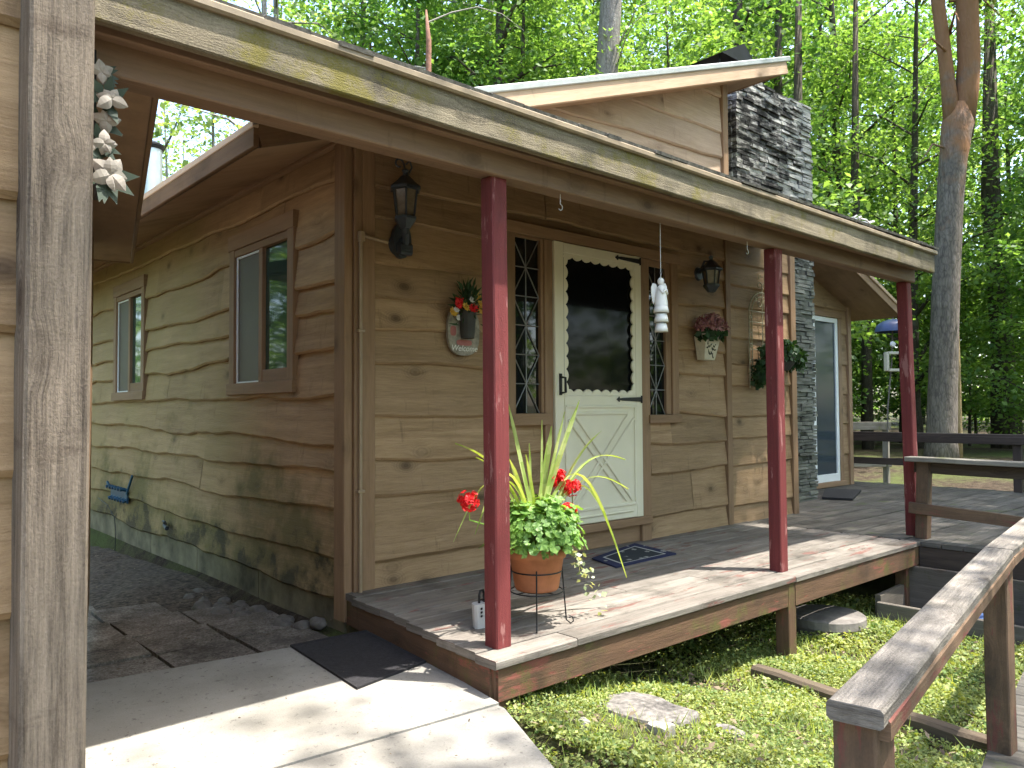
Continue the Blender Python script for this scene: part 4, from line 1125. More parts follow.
tr = thing('iron_trellis', (4.27, -.05, 1.2), 'cream scrolled iron trellis hanging on the wall behind the middle red post', 'trellis')
mb = MB(); cx = 4.27; hw = .225; y = -.055
arch = lambda hw_, zt, zb_: [(cx - hw_, y, zb_)] + [(cx - hw_ * math.cos(t), y, zt - .19 + .19 * math.sin(t) * (hw_ / .225)) for t in [math.pi * i / 16 for i in range(17)]] + [(cx + hw_, y, zb_)]
mb.tube(arch(hw, 2.08, 1.2), .006, 6); mb.tube(arch(hw - .045, 2.08, 1.2), .005, 6); mb.tube([(cx, y, 1.2), (cx, y, 2.16)], .006, 6)
for z_ in (1.3, 1.55, 1.8, 1.9): mb.tube([(cx - hw, y, z_), (cx + hw, y, z_)], .004, 6)
mb.build('frame', M['verdigris'], tr)
mb = MB()
def curl(c, r, s, tw):
    m = MB(); m.tube([(c[0] + r * (1 - i / 22) * math.cos(s + tw * i * .38), y - .002, c[1] + r * (1 - i / 22) * math.sin(s + tw * i * .38)) for i in range(18)], .004, 5); m.build('scroll', M['verdigris'], tr)
for sx in (-1, 1):
    for k in range(5): curl((cx + sx * (hw - .022), 1.32 + k * .13), .022, k, sx)
    curl((cx + sx * .045, 2.14), .042, 0 if sx < 0 else math.pi, -sx); curl((cx + sx * .05, 1.98), .045, 1, sx); curl((cx + sx * .11, 2.02), .035, 2, sx); curl((cx + sx * .04, 2.22), .03, 0 if sx < 0 else math.pi, -sx)
iv = thing('ivy_basket', (4.42, -.12, 1.42), 'dark trailing ivy in a wire wall basket below the iron trellis', 'hanging plant')
mb = MB(); mb.lathe((4.42, -.16, 1.36), [(0, 0), (.06, 0), (.11, .06), (.13, .13), (.12, .13), (.0, .11)], 16); mb.build('basket', M['slatepot'], iv)
g = np.random.default_rng(31)
v = np.concatenate([mound((4.42, -.17, 1.50), .36, .13, .19, 900, .055, 23, .2, .3), mound((4.12, -.14, 1.28), .12, .08, .32, 420, .05, 24, .1, .2), mound((4.70, -.13, 1.42), .13, .08, .22, 260, .05, 25, .1, .2)])
quads_object('ivy_leaves', v, M['ivy'], iv)

# angel wind chime hanging from the beam
wc = thing('angel_wind_chime', (1.15, -1.30, 1.42), 'white ceramic praying angel chime with bell tiers hanging from the porch beam', 'wind chime')
mb = MB(); ax_, ay_ = 1.15, -1.30
mb.lathe((ax_, ay_, 1.565), [(.036, 0), (.035, .02), (.029, .06), (.024, .09), (.021, .10), (.01, .112), (.0, .114)], 20); mb.blob((ax_, ay_, 1.697), (.018, .018, .022), 0, 8)
mb.tube([(ax_ - .022, ay_ - .008, 1.655), (ax_ - .018, ay_ - .028, 1.63), (ax_ - .003, ay_ - .032, 1.65)], .008, 6); mb.tube([(ax_ + .022, ay_ - .008, 1.655), (ax_ + .016, ay_ - .028, 1.63), (ax_ + .001, ay_ - .032, 1.65)], .008, 6)
mb.build('angel', M['ceramic'], wc, smooth=True)
mb = MB()
for s in (-1, 1):
    o = [(0.005, 1.655), (.02, 1.685), (.045, 1.69), (.058, 1.67), (.058, 1.63), (.05, 1.59), (.04, 1.575), (.02, 1.61)]
    mb.plate([(ax_ + s * (x + .004) * .55, ay_ + .012 - s * (x + .004) * .42, z_) for x, z_ in o], .007, (.55, .8, 0))
mb.build('wings', M['ceramic'], wc)
for k, (r, z_) in enumerate(((.042, 1.527), (.039, 1.476), (.036, 1.424))):
    mb = MB(); mb.lathe((ax_, ay_, z_), [(r - .006, 0), (r, 0), (r - .003, .02), (r - .010, .048), (0, .05)], 20); mb.build('bell', M['ceramic'], wc, smooth=True)
mb = MB(); mb.tube([(ax_, ay_, 1.70), (ax_, ay_, 2.03)], .0022, 5); mb.build('string', M['greyplastic'], wc)
for (x, lb) in ((.327, 'small wire hook under the porch beam between red post and door'), (1.91, 'small wire hook under the porch beam near the middle red post')):
    mb = MB(); y = -1.36; mb.tube([(x, y, 2.03), (x, y, 1.965)] + [(x + .014 * math.sin(a), y, 1.95 + .014 * math.cos(a)) for a in [i * .5 for i in range(9)]], .0022, 5)
    tag(mb.build('wire_hook', M['greyplastic'], base=(x, y, 2.01)), lb, 'hook', 'hooks under the porch beam')

# silk magnolias by the garage post
mg = thing('magnolia_swag', (-1.62, -1.43, 1.8), 'cluster of cream silk magnolias hanging behind the grey garage post', 'flower swag')
fr = random.Random(12); mb = MB(); ml = MB()
for (cx, cy, cz, r) in ((-1.625, -1.47, 1.985, .05), (-1.60, -1.48, 1.91, .062), (-1.61, -1.46, 1.85, .055), (-1.615, -1.47, 1.78, .05), (-1.60, -1.48, 1.69, .075), (-1.66, -1.45, 1.74, .06)):
    for k in range(8):
        a = k * .785 + fr.random(); e = fr.uniform(.1, .9)
        d = V((math.cos(a) * math.cos(e), -abs(math.sin(e)) * .7, math.sin(a) * math.cos(e))).normalized(); s = d.cross(V((0, 1, .3))).normalized(); nn = s.cross(d); l = r * .58 * fr.uniform(.8, 1.25); c = V((cx - .022, cy, cz)); prv = None
        for i in range(6):
            t = i / 5; w = l * .85 * math.sin(math.pi * min(.98, .12 + t * .86)) ; p = c + d * l * t + nn * l * .55 * t * t
            lft, rgt = p - s * w / 2 + nn * w * .12, p + s * w / 2 + nn * w * .12
            if prv: mb.face([prv[0], p_, p, lft]) ; mb.face([p_, prv[1], rgt, p])
            prv = (lft, rgt); p_ = p
    for k in range(6):
        a = fr.uniform(0, 6.28); d = V((math.cos(a), -.2, math.sin(a))).normalized(); s = d.cross(V((0, 1, 0))).normalized(); c = V((cx - .03, cy + .02, cz)); l = r * 1.2
        ml.face([c, c + d * l * .5 + s * l * .2, c + d * l, c + d * l * .5 - s * l * .2])
mb.build('petals', M['magnolia'], mg, smooth=True); ml.build('leaves', M['magleaf'], mg)
mb = MB(); mb.tube([(-1.66, -1.43, 2.06), (-1.66, -1.44, 1.85), (-1.65, -1.44, 1.62)], .008, 6); mb.build('stem', M['black'], mg)

# vent pipe on the cabin roof
vp_ = thing('vent_pipe', (.26, 4.47, 2.8), 'galvanised metal flue pipe with dark cap rising behind the cabin eave', 'flue pipe')
mb = MB(); mb.lathe((.26, 4.47, 2.75), [(.10, 0), (.10, .97)], 24); mb.lathe((.26, 4.47, 3.2), [(.104, 0), (.106, .01), (.104, .02)], 24); mb.build('pipe', M['galv'], vp_, smooth=True)
mb = MB(); mb.lathe((.26, 4.47, 3.70), [(.095, 0), (.105, 0), (.112, .03), (.12, .032), (.12, .05), (.06, .085), (0, .09)], 24); mb.build('cap', M['black'], vp_)

# blue hose holder, wire, hose bib and debris on the side wall
hh = thing('hose_hanger', (-.08, 4.1, .25), 'dark blue ribbed hose hanger on the side wall beyond the windows', 'hose hanger')
mb = MB()
mb.beam((-.05, 4.05, .20), (-.05, 4.6, .235), .015, .11, up=(0, 0, 1))
for k in range(6): mb.tube([(-.07 + .06 * math.cos(t) - .02, 4.08 + k * .095, .225 + .06 * math.sin(t)) for t in [i * .6 - 1.6 for i in range(7)]], .018, 6)
mb.build('hanger', M['bluehose'], hh)
mb = MB(); mb.beam((-.06, 4.05, .24), (-.045, 3.93, .42), .02, .02); mb.build('bracket', M['bluehose'], hh); mb = MB(); mb.beam((-.06, 4.62, .26), (-.06, 4.72, .31), .02, .03); mb.build('bracket', M['bluehose'], hh)
mb = MB(); mb.tube([(-.045, 2.98, .07), (-.075, 2.93, .066), (-.078, 2.84, .05)], [.014, .012, .018], 8); mb.tube([(-.075, 2.93, .06), (-.075, 2.93, .095)], .006, 6); mb.tube([(-.075, 2.96, .098), (-.075, 2.90, .098)], .008, 6)
tag(mb.build('hose_tap', M['lantern'], base=(-.06, 2.9, .07)), 'small dark outdoor tap low on the mossy side wall', 'tap')
mb = MB(); mb.tube([(-.05, 5.1, .12), (-.06, 4.7, .08), (-.06, 4.45, -.02), (-.08, 4.32, -.15), (-.1, 4.28, -.40)], .004, 5)
tag(mb.build('loose_wire', M['black'], base=(-.05, 4.6, .2)), 'thin dark loose wire hanging down the far side wall to the soil', 'wire')

# cobbles along the foundation
CB = random.Random(22)
spots = [(-.13, .30), (-.20, .44), (-.12, .55), (-.24, .60), (-.15, .74), (-.27, .83), (-.14, .92), (-.2, 1.03), (-.31, 1.06), (-.14, 1.18), (-.24, 1.28), (-.33, 1.34), (-.15, 1.42), (-.25, 1.52), (-.13, 1.6), (-.3, 1.66), (-.2, 1.75), (-.09, .2)]
for i, (x, y) in enumerate(spots):
    r = CB.uniform(.036, .062); mb = MB(); mb.blob((x, y, gz(x, y) + r * .35), (r * CB.uniform(.8, 1.1), r * CB.uniform(.9, 1.4), r * .72), .28, 12, i, 1.4)
    tag(mb.build('cobblestone', M['cobble'], base=(x, y, gz(x, y)), smooth=True), 'rounded dusty cobblestone in the row along the cabin foundation', 'stone', 'cobbles along the foundation')

# stones in the bed
def bedstone(poly, th, label, mat='granite', seed=1, dz=.0):
    c = V((sum(p[0] for p in poly) / len(poly), sum(p[1] for p in poly) / len(poly), 0)); m = MB(); zg = gz(c.x, c.y) + dz
    n = 26; ring = []
    P2 = [V((x, y, 0)) for x, y in poly]
    for i in range(n):
        t = i / n * len(P2); k = int(t); p = P2[k].lerp(P2[(k + 1) % len(P2)], t - k); p = c + (p - c) * (.95 + .12 * n1(i * .9, seed)); ring.append(p)
    top_ = [p * .97 + c * .03 + V((0, 0, zg + th + .008 * n1(i * .5, seed + 2))) for i, p in enumerate(ring)]; bot = [p + V((0, 0, zg - .05)) for p in ring]
    mid = [p + V((0, 0, zg + th * .7)) for p in ring]; cc = c + V((0, 0, zg + th + .006))
    for i in range(n):
        j = (i + 1) % n; m.face([cc, top_[i], top_[j]]); m.face([mid[i], mid[j], top_[j], top_[i]]); m.face([bot[i], bot[j], mid[j], mid[i]])
    return tag(m.build('flat_stone', M[mat], base=(c.x, c.y, zg), smooth=False), label, 'stone', 'flat stones in the bed')
bedstone([(.30, -1.53), (.47, -1.50), (.62, -1.60), (.60, -1.92), (.45, -1.96), (.33, -1.83)], .035, 'largest flat speckled stone slab lying in the green ground cover', seed=1)
bedstone([(.575, -1.985), (.63, -2.02), (.60, -2.13), (.535, -2.11)], .035, 'small grey brick-like stone right of the large flat slab', seed=2)
bedstone([(.26, -1.87), (.34, -1.86), (.36, -1.96), (.27, -1.97)], .035, 'pale sunlit stone just in front of the large flat slab', 'concrete', 3)
bedstone([(.03, -1.70), (.08, -1.71), (.07, -1.77), (.02, -1.76)], .02, 'tiny pale stone near the edge of the concrete path', 'concrete', 4)

# planter box, blue bag, well lid, timber
pb = thing('planter_box', (3.65, -2.1, -.55), 'old grey plank planter box on the ground below the deck corner', 'planter')
mb = MB()
mb.beam((3.40, -1.44, -.42), (3.42, -2.75, -.42), .04, .115); mb.beam((3.40, -1.44, -.54), (3.42, -2.75, -.54), .04, .115); mb.beam((3.42, -1.43, -.43), (3.96, -1.40, -.43), .04, .22); mb.beam((3.95, -1.44, -.36), (3.95, -2.75, -.36), .04, .36); mb.beam((3.44, -2.73, -.43), (3.93, -2.73, -.43), .04, .22)
mb.build('planks', M['planter'], pb); mb = MB(); mb.face([(3.41, -1.45, -.50), (3.93, -1.45, -.49), (3.93, -2.72, -.49), (3.41, -2.72, -.50)]); mb.build('soil', M['soil'], pb)
mb = MB(); mb.blob((3.62, -1.98, -.46), (.10, .13, .075), .9, 10, 5, 2.6); tag(mb.build('plastic_bag', M['bluebag'], base=(3.62, -1.98, -.5)), 'crumpled pale blue plastic bag inside the planter box', 'bag')
mb = MB(); mb.lathe((2.92, -1.30, -.62), [(.235, 0), (.235, .17), (.255, .175), (.25, .225), (.235, .236), (0, .247)], 36); tag(mb.build('well_lid', M['cobble'], base=(2.92, -1.3, -.62), smooth=False), 'round dark grey well lid half under the porch deck', 'well lid')
mb = MB(); mb.beam((1.70, -1.50, -.475), (1.55, -2.76, -.465), .085, .11, seg=8, jit=.008, ch=.015); tag(mb.build('landscape_timber', M['timber'], base=(1.62, -2.1, -.55)), 'rotting dark landscape timber crossing the ground cover bed', 'timber')
# wire tangle on the porch roof
mb = MB(); fr = random.Random(2); z0 = pz(-.9) + .03
pts = [(3.2 + .28 * (i / 26) + .05 * math.sin(i * 1.1), -1.38 + .05 * math.cos(i * .9), pz(-1.38) + .045 + .03 * abs(math.sin(i * .7))) for i in range(27)]
mb.tube(pts, .006, 5); tag(mb.build('cable_tangle', M['greyplastic'], base=(3.3, -1.38, z0)), 'tangle of pale cable lying on the porch roof below the chimney', 'cable')

# bird feeder on a pole
bf = thing('bird_feeder', (10.0, 1.2, 0), 'bird feeder with blue dome baffle and square frame on a thin pole', 'bird feeder')
fx, fy = 10.08, 1.17
mb = MB(); mb.lathe((fx, fy, 2.2), [(.265, -.02), (.26, 0), (.235, .08), (.16, .14), (.07, .17), (0, .178)], 24); mb.build('dome', M['bluedome'], bf, smooth=True)
mb = MB(); mb.tube([(fx - .1, fy + .1, -.2), (fx - .06, fy + .08, 1.0), (fx + .02, fy + .04, 1.7), (fx, fy, 2.38), (fx, fy, 2.46)], .012, 6); mb.build('pole', M['greyrail'], bf)
mb = MB()
for dx in (-.07, .07): mb.lathe((fx + dx * .75 - .1, fy - dx * .66 - .1, 1.98), [(.0, .03), (.035, .025), (.045, 0), (0, 0)], 14, (-.66, -.75, 0))
mb.build('seed_cup', M['ceramic'], bf)
mb = MB(); rdir = V((.75, -.66, 0)); c = V((fx - .05, fy - .05, 1.72))
for s in (-1, 1):
    mb.beam(c + rdir * .14 * s - V((0, 0, .14)), c + rdir * .14 * s + V((0, 0, .14)), .04, .1, up=(.66, .75, 0)); mb.beam(c - rdir * .14 + V((0, 0, .13 * s)), c + rdir * .14 + V((0, 0, .13 * s)), .1, .04)
mb.build('frame', M['cream'], bf)

# ------------------------------------------------------------------ plants on the ground
g = np.random.default_rng(77)
def scatter(n, xr, yr, keep, size, hgt, rng):
    g = np.random.default_rng(rng); x = g.uniform(*xr, n); y = g.uniform(*yr, n); k = keep(x, y, g); x, y = x[k], y[k]; n = len(x)
    dens = np.array([mnoise.noise(V((a * 1.9, b * 1.9, 5))) + .5 * mnoise.noise(V((a * 6, b * 6, 2))) for a, b in zip(x, y)]); k = dens + g.uniform(-.35, .35, n) > -.33; x, y, dens = x[k], y[k], dens[k]; n = len(x)
    z = np.array([gz(a, b) for a, b in zip(x, y)]) + g.random(n) ** 1.3 * hgt * (1 + dens)
    N = unit(g.normal(size=(n, 3)) * .55 + np.array([0, 0, 1.])); T = unit(np.cross(N, g.normal(size=(n, 3)))); L = size * g.uniform(.5, 1.5, n) * (1 + .5 * np.array([mnoise.noise(V((a * 3, b * 3, 9))) for a, b in zip(x, y)]))
    return kites(np.stack([x, y, z], 1), T, N, L, L * .7, .1)
stones_ = [(.46, -1.72, .19), (.585, -2.05, .055), (.31, -1.91, .06), (2.92, -1.3, .26)]
def keep(x, y, g):
    k = np.ones(len(x), bool)
    edge = -.2 + (y + 1.55) * .44      # right edge of the concrete path
    k &= x > edge + .03 + .12 * g.random(len(x)) ** 3
    k &= ~((y > -1.35) & (g.random(len(x)) < np.clip((y + 1.35) / .8, .0, 1)))
    for a, b, r in stones_: k &= (x - a) ** 2 + (y - b) ** 2 > r * r * .8
    k &= ~((np.abs(x - (1.70 + (y + 1.5) * .119)) < .052) & (y > -2.8) & (y < -1.5))
    k &= ~((x > 3.38) & (y < -1.4)); k &= y > -3.3 + .17 * (x + 1.1) + .1
    return k
v = np.concatenate([scatter(120000, (-.6, 2.3), (-3.2, -1.2), keep, .0155, .045, 1), scatter(70000, (1.4, 3.9), (-3.0, -.4), keep, .021, .05, 2)])
go = quads_object('ground_cover', v, M['cover']); tag(go, kind='stuff')
g = np.random.default_rng(14); n = 9000; x = g.uniform(-.5, 3.6, n); y = g.uniform(-3.0, -1.15, n); k = keep(x, y, g)
dn = np.array([mnoise.noise(V((a * 2.3, b * 2.3, 7))) for a, b in zip(x, y)]); k &= (dn > .12) | (g.random(n) < .12); x, y = x[k], y[k]; n = len(x)
z = np.array([gz(a, b) for a, b in zip(x, y)]); T = unit(g.normal(size=(n, 3)) * .5 + np.array([0, 0, 1.])); N = unit(np.cross(T, g.normal(size=(n, 3)))); L = g.uniform(.04, .12, n)
tag(quads_object('grass', kites(np.stack([x, y, z], 1), T, N, L, g.uniform(.003, .006, n), .06), M['blade']), kind='stuff')
g = np.random.default_rng(15); n = 3600; x = g.uniform(-.55, 3.4, n); y = g.uniform(-3.1, -1.0, n); k = keep(x, y, g); x, y = x[k], y[k]; n = len(x)
z = np.array([gz(a, b) for a, b in zip(x, y)]) + g.random(n) * .045; N = unit(g.normal(size=(n, 3)) * .4 + np.array([0, 0, 1.])); T = unit(np.cross(N, g.normal(size=(n, 3)))); L = g.uniform(.012, .05, n)
tag(quads_object('bed_litter', kites(np.stack([x, y, z], 1), T, N, L, L * g.uniform(.1, .6, n), .1), M['litter']), kind='stuff')
def keepl(x, y, g): return (x < -.05) & (g.random(len(x)) < np.clip(.15 + y * .1, 0, 1)) | (x > 9)
g = np.random.default_rng(5); n = 5200; x = g.uniform(-1.8, 4, n); y = g.uniform(-3.2, 4.5, n); z = []; kp = []
for a, b in zip(x, y):
    if a < -.06 and b > -.1: zz = gz(a, b) + (.055 if b < 2 else .05 * math.exp(-((a + .3) / .5) ** 2) + .045)
    elif a < -.25 - max(0, -1.5 - b) * .45 and b <= -.3 and b > -3: zz = -.147
    elif -.05 < a < 3.95 and -1.48 < b < -.05: zz = .002
    else: zz = None
    kp.append(zz is not None and (g.random() < (.9 if b > .1 else .42))); z.append(zz or 0)
kp = np.array(kp); x, y, z = x[kp], y[kp], np.array(z)[kp]; n = len(x)
N = unit(g.normal(size=(n, 3)) * .25 + np.array([0, 0, 1.])); T = unit(np.cross(N, g.normal(size=(n, 3)))); L = g.uniform(.008, .028, n) * np.where(y < -.05, .55, 1)
tag(quads_object('leaf_litter', kites(np.stack([x, y, z + .003], 1), T, N, L, L * g.uniform(.15, .6, n), .05), M['litter']), kind='stuff')

# ------------------------------------------------------------------ trees
def crown_leaves(centers, n_per, spread, leaf, rng, flat=.5, droop=.25):
    g = np.random.default_rng(rng); C_ = np.repeat(np.array(centers), n_per, axis=0); n = len(C_)
    sp = np.repeat(g.uniform(.6, 1.3, len(centers)), n_per)
    off = g.normal(size=(n, 3)) * np.array([1, 1, flat]) * spread * sp[:, None]
    P = C_ + off
    N = unit(g.normal(size=(n, 3)) * .5 + np.array([0, 0, 1.]) + off * .25 / spread)
    T = unit(np.cross(N, g.normal(size=(n, 3))) + np.array([0, 0, -droop])); L = leaf * g.uniform(.6, 1.4, n)
    return kites(P, T, N, L, L * .72, .06)

def make_tree(name, seed, H, cb, cr, nclump, n_per, leaf, trunk_r, barkm, leafm, limbs=16, spread=.42, flat=.5, top=.35, lean=.4):
    """trunk with limbs and a crown of leaf clumps; returns (trunk mesh, crown mesh) at the origin"""
    rr = random.Random(seed); m = MB()
    K = 12; tp = []; dx, dy = rr.uniform(-lean, lean), rr.uniform(-lean, lean)
    for k in range(K + 1):
        t = k / K; tp.append(V((dx * t * t + .10 * n1(t * 4, seed), dy * t * t + .10 * n1(t * 4, seed + .5), -.3 + (H + .1) * t)))
    m.tube(tp, [trunk_r * (1.25 if k == 0 else (1 - .88 * k / K)) for k in range(K + 1)], 10)
    cs = []
    def at(z):
        t = min(max((z + .3) / (H + .1), 0), 1) * K; k = min(int(t), K - 1); return tp[k].lerp(tp[k + 1], t - k)
    for i in range(limbs):
        f = (i + rr.random()) / limbs; z_ = cb + (H - cb) * f * .96
        prof = math.sin(math.pi * min(1, .18 + .82 * (1 - f))) ** .6 if top else 1
        R_ = cr * (.45 + .55 * prof) * rr.uniform(.65, 1.1) * (1 - f * .35)
        a = i * 2.4 + rr.uniform(-.5, .5); b0 = at(z_ - R_ * .3); b1 = b0 + V((math.cos(a) * R_, math.sin(a) * R_, R_ * rr.uniform(.15, .6)))
        mid = b0.lerp(b1, .5) + V((rr.uniform(-.2, .2), rr.uniform(-.2, .2), R_ * .1)); r0 = trunk_r * (.36 * (1 - f) + .06)
        m.tube([b0, mid, b1], [r0, r0 * .6, r0 * .15], 6, False)
        nc = max(2, nclump // limbs)
        for c in range(nc):
            t = rr.uniform(.25, 1.08); p = (b0.lerp(mid, t * 2) if t < .5 else mid.lerp(b1, t * 2 - 1)) + V((rr.gauss(0, .28), rr.gauss(0, .28), rr.gauss(.05, .22))) * (R_ * .42)
            cs.append(tuple(p))
            if rr.random() < .5: m.tube([b0.lerp(b1, min(1, t)), p], [r0 * .25, r0 * .06], 4, False)
    v = crown_leaves(cs, n_per, spread, leaf, seed, flat)
    to = m.build('trunk', barkm, smooth=True); co = quads_object('crown', v, leafm)
    tm, cm = to.data, co.data
    bpy.data.objects.remove(to); bpy.data.objects.remove(co)
    return tm, cm

KINDS = {
 'maple': [make_tree('maple', 1, 15, 3.0, 3.6, 130, 84, .145, .17, M['bark'], M['leaf'], 20, .55), make_tree('maple', 2, 17, 2.2, 4.0, 140, 84, .145, .2, M['bark'], M['leaf'], 22, .6),
           make_tree('maple', 3, 13, 1.6, 3.2, 120, 84, .145, .13, M['bark'], M['leaf'], 20, .5)],
 'young': [make_tree('young', 11, 6.5, .8, 2.2, 90, 50, .125, .06, M['bark'], M['leaf'], 16, .36), make_tree('young', 12, 5, .5, 1.9, 80, 50, .12, .05, M['bark'], M['leaf'], 14, .34)],
 'tall': [make_tree('tall', 21, 19, 6.5, 3.8, 120, 60, .18, .24, M['barkgrey'], M['leaf'], 20, .6), make_tree('tall', 22, 21, 8.0, 3.6, 110, 60, .18, .26, M['bark'], M['leaf'], 18, .6)],
 'shade': [make_tree('shade', 41, 18, 8.5, 2.9, 120, 84, .13, .2, M['bark'], M['leaf'], 20, .55), make_tree('shade', 42, 17, 8.0, 2.9, 110, 84, .13, .19, M['bark'], M['leaf'], 18, .55)],
 'airy': [make_tree('airy', 51, 16, 4, 3.0, 60, 42, .16, .13, M['barkgrey'], M['leaf_back'], 16, .5), make_tree('airy', 52, 18, 5, 3.2, 60, 42, .16, .15, M['barkgrey'], M['leaf_back'], 16, .55)],
 'far': [make_tree('far', 31, 19, 1.0, 4.6, 130, 46, .30, .22, M['bark'], M['leaf_back'], 20, .8), make_tree('far', 32, 22, 2.0, 5.0, 140, 46, .32, .25, M['bark'], M['leaf_back'], 20, .85)],
}
CAMP = V((-2.234, -3.908, 1.004))
def plant(kind, var, x, y, sc, label, group, name='forest_tree', rz=None, z=None):
    tm, cm = KINDS[kind][var % len(KINDS[kind])]
    b = (x, y, gz(x, y) if z is None else z); t = thing(name, b, label, 'tree', group); rz = RND.uniform(0, 6.28) if rz is None else rz
    t.rotation_euler = (0, 0, rz); t.scale = (sc, sc, sc * RND.uniform(.92, 1.08))
    for nm, me in (('trunk', tm), ('crown', cm)):
        o = bpy.data.objects.new(nm, me); COL.objects.link(o); o.parent = t
    return t
def polar(ang, d): return CAMP.x + d * math.cos(rad(ang)), CAMP.y + d * math.sin(rad(ang))
TR = random.Random(99)
placed = []
def free(x, y, r):
    if -1.5 < x < 9.0 and -5.2 < y < 9.3: return False
    if x < -.5 and y < 6 and x > -6: return False
    return all((x - a) ** 2 + (y - b) ** 2 > r * r for a, b in placed)
LBL = {'maple': 'leafy broadleaved tree in the dense woods around the cabin', 'young': 'low leafy young tree in the understory of the woods', 'tall': 'tall tree with a bare lower trunk and high leafy crown', 'far': 'big hazy green tree far back in the woods', 'shade': 'tall tree whose high crown shades the deck', 'airy': 'slender airy tree with sky showing through its crown'}
GRP = {'maple': 'broadleaved trees of the woods', 'young': 'young understory trees', 'tall': 'tall bare-trunked forest trees', 'far': 'far trees of the woods', 'shade': 'trees shading the deck', 'airy': 'airy trees behind the cabin'}
def fill(kind, n, a0, a1, d0, d1, sep, s0=.85, s1=1.15):
    c = 0; tries = 0
    while c < n and tries < n * 60:
        tries += 1; x, y = polar(TR.uniform(a0, a1), math.sqrt(TR.uniform(d0 * d0, d1 * d1)))
        if not free(x, y, sep): continue
        placed.append((x, y)); plant(kind, TR.randrange(5), x, y, TR.uniform(s0, s1), LBL[kind], GRP[kind]); c += 1
placed.append((16.1, 2.6))
fill('tall', 9, 28, 60, 21, 34, 3.2); fill('maple', 6, 48, 60, 18, 28, 2.6); fill('maple', 7, 30, 38, 20, 28, 2.6); fill('maple', 8, 33, 50, 22, 32, 2.8); fill('maple', 9, 9, 28, 23, 34, 2.6); fill('tall', 4, 9, 28, 24, 34, 3)
fill('young', 14, 28, 50, 15, 30, 1.7); fill('young', 14, 12, 28, 21, 36, 1.8); fill('airy', 11, 60, 86, 15, 30, 2.8); fill('far', 20, 6, 60, 33, 54, 3.8, .9, 1.2); fill('airy', 8, 60, 92, 32, 50, 4)
# woods beside and behind the camera (seen in the windows, and shading the far deck)
for i, (kind, x, y, s) in enumerate((('shade', 9.3, -4.75, 1.0), ('shade', 11.2, -2.4, 1.), ('shade', 12.6, -5.2, 1.0), ('shade', 8.9, -7.6, .95), ('maple', 14.5, -7.5, 1.), ('far', 17, -11, .9), ('far', 9.5, -15, .9), ('far', 3.5, -18, .9), ('far', -5, -17, .9), ('far', 24, -4, 1.), ('airy', -12.5, -2, .8), ('maple', -11, 7, .9), ('far', -13.5, 13, .8), ('airy', -14, -9, .9), ('shade', 10.0, 10.4, 1.), ('airy', 1.7, -7.0, 1.), ('maple', 13, -13, 1.), ('maple', 6.5, -13, 1.), ('maple', -10, 12, 1.), ('maple', -9.5, 2.5, .8), ('maple', -4.4, 11.5, .9), ('maple', -7.0, 15.5, 1.))):
    plant(kind, i, x, y, s, LBL[kind], GRP[kind])

# the big forked pine by the deck
pn = thing('pine_tree', (16.1, 2.6, gz(16.1, 2.6)), 'large grey pine trunk forking into two orange stems beside the deck', 'tree')
mb = MB(); z0 = gz(16.1, 2.6)
mb.tube([(16.05, 2.69, z0 - .3), (16.05, 2.66, z0 + .4), (16.05, 2.58, 2.0), (16.06, 2.50, 3.6), (16.09, 2.38, 5.54), (16.13, 2.31, 6.41), (16.19, 2.22, 7.2), (16.22, 2.17, 7.62)], [.40, .31, .285, .275, .265, .275, .32, .20], 22)
mb.tube([(16.15, 2.28, 6.9), (16.03, 2.33, 7.93), (15.96, 2.36, 8.58), (15.81, 2.43, 9.89), (15.7, 2.48, 11.2), (15.56, 2.5, 13.16), (15.41, 2.49, 16.42)], [.20, .15, .14, .135, .125, .10, .04], 14)
mb.tube([(16.23, 2.18, 6.9), (16.33, 2.07, 7.93), (16.35, 2.02, 8.58), (16.29, 2.01, 9.89), (16.3, 1.94, 11.19), (16.36, 1.8, 13.15), (16.38, 1.63, 16.41)], [.24, .235, .225, .22, .20, .15, .05], 16)
PR = random.Random(8); cs = []
for i in range(22):
    z_ = 10.5 + i * .38; a = i * 2.4; L_ = PR.uniform(1.5, 3.4) * (1 - (z_ - 10.5) / 14); b0 = V((16.1, 2.3, z_)); b1 = b0 + V((math.cos(a) * L_, math.sin(a) * L_, PR.uniform(-.2, .6)))
    mb.tube([b0, b0.lerp(b1, .5) + V((0, 0, .15)), b1], [.05, .035, .012], 6, False)
    for k in range(7): cs.append(tuple(b0.lerp(b1, PR.uniform(.4, 1.05)) + V((PR.gauss(0, .25), PR.gauss(0, .25), PR.gauss(0, .15)))))
for (z_, a, L_) in ((9.2, 3.6, 1.3), (8.7, 3.1, 1.6), (6.6, 2.7, .9), (9.9, 5.6, 1.2)):
    b0 = V((16.1, 2.3, z_)); mb.tube([b0, b0 + V((math.cos(a) * L_ * .6, math.sin(a) * L_ * .6, .1)), b0 + V((math.cos(a) * L_, math.sin(a) * L_, -.35))], [.035, .02, .008], 5, False)
mb.build('trunk', M['barkpine'], pn, smooth=True)
v = crown_leaves(cs, 70, .34, .16, 41, .5); quads_object('crown', v, M['needle'], pn)
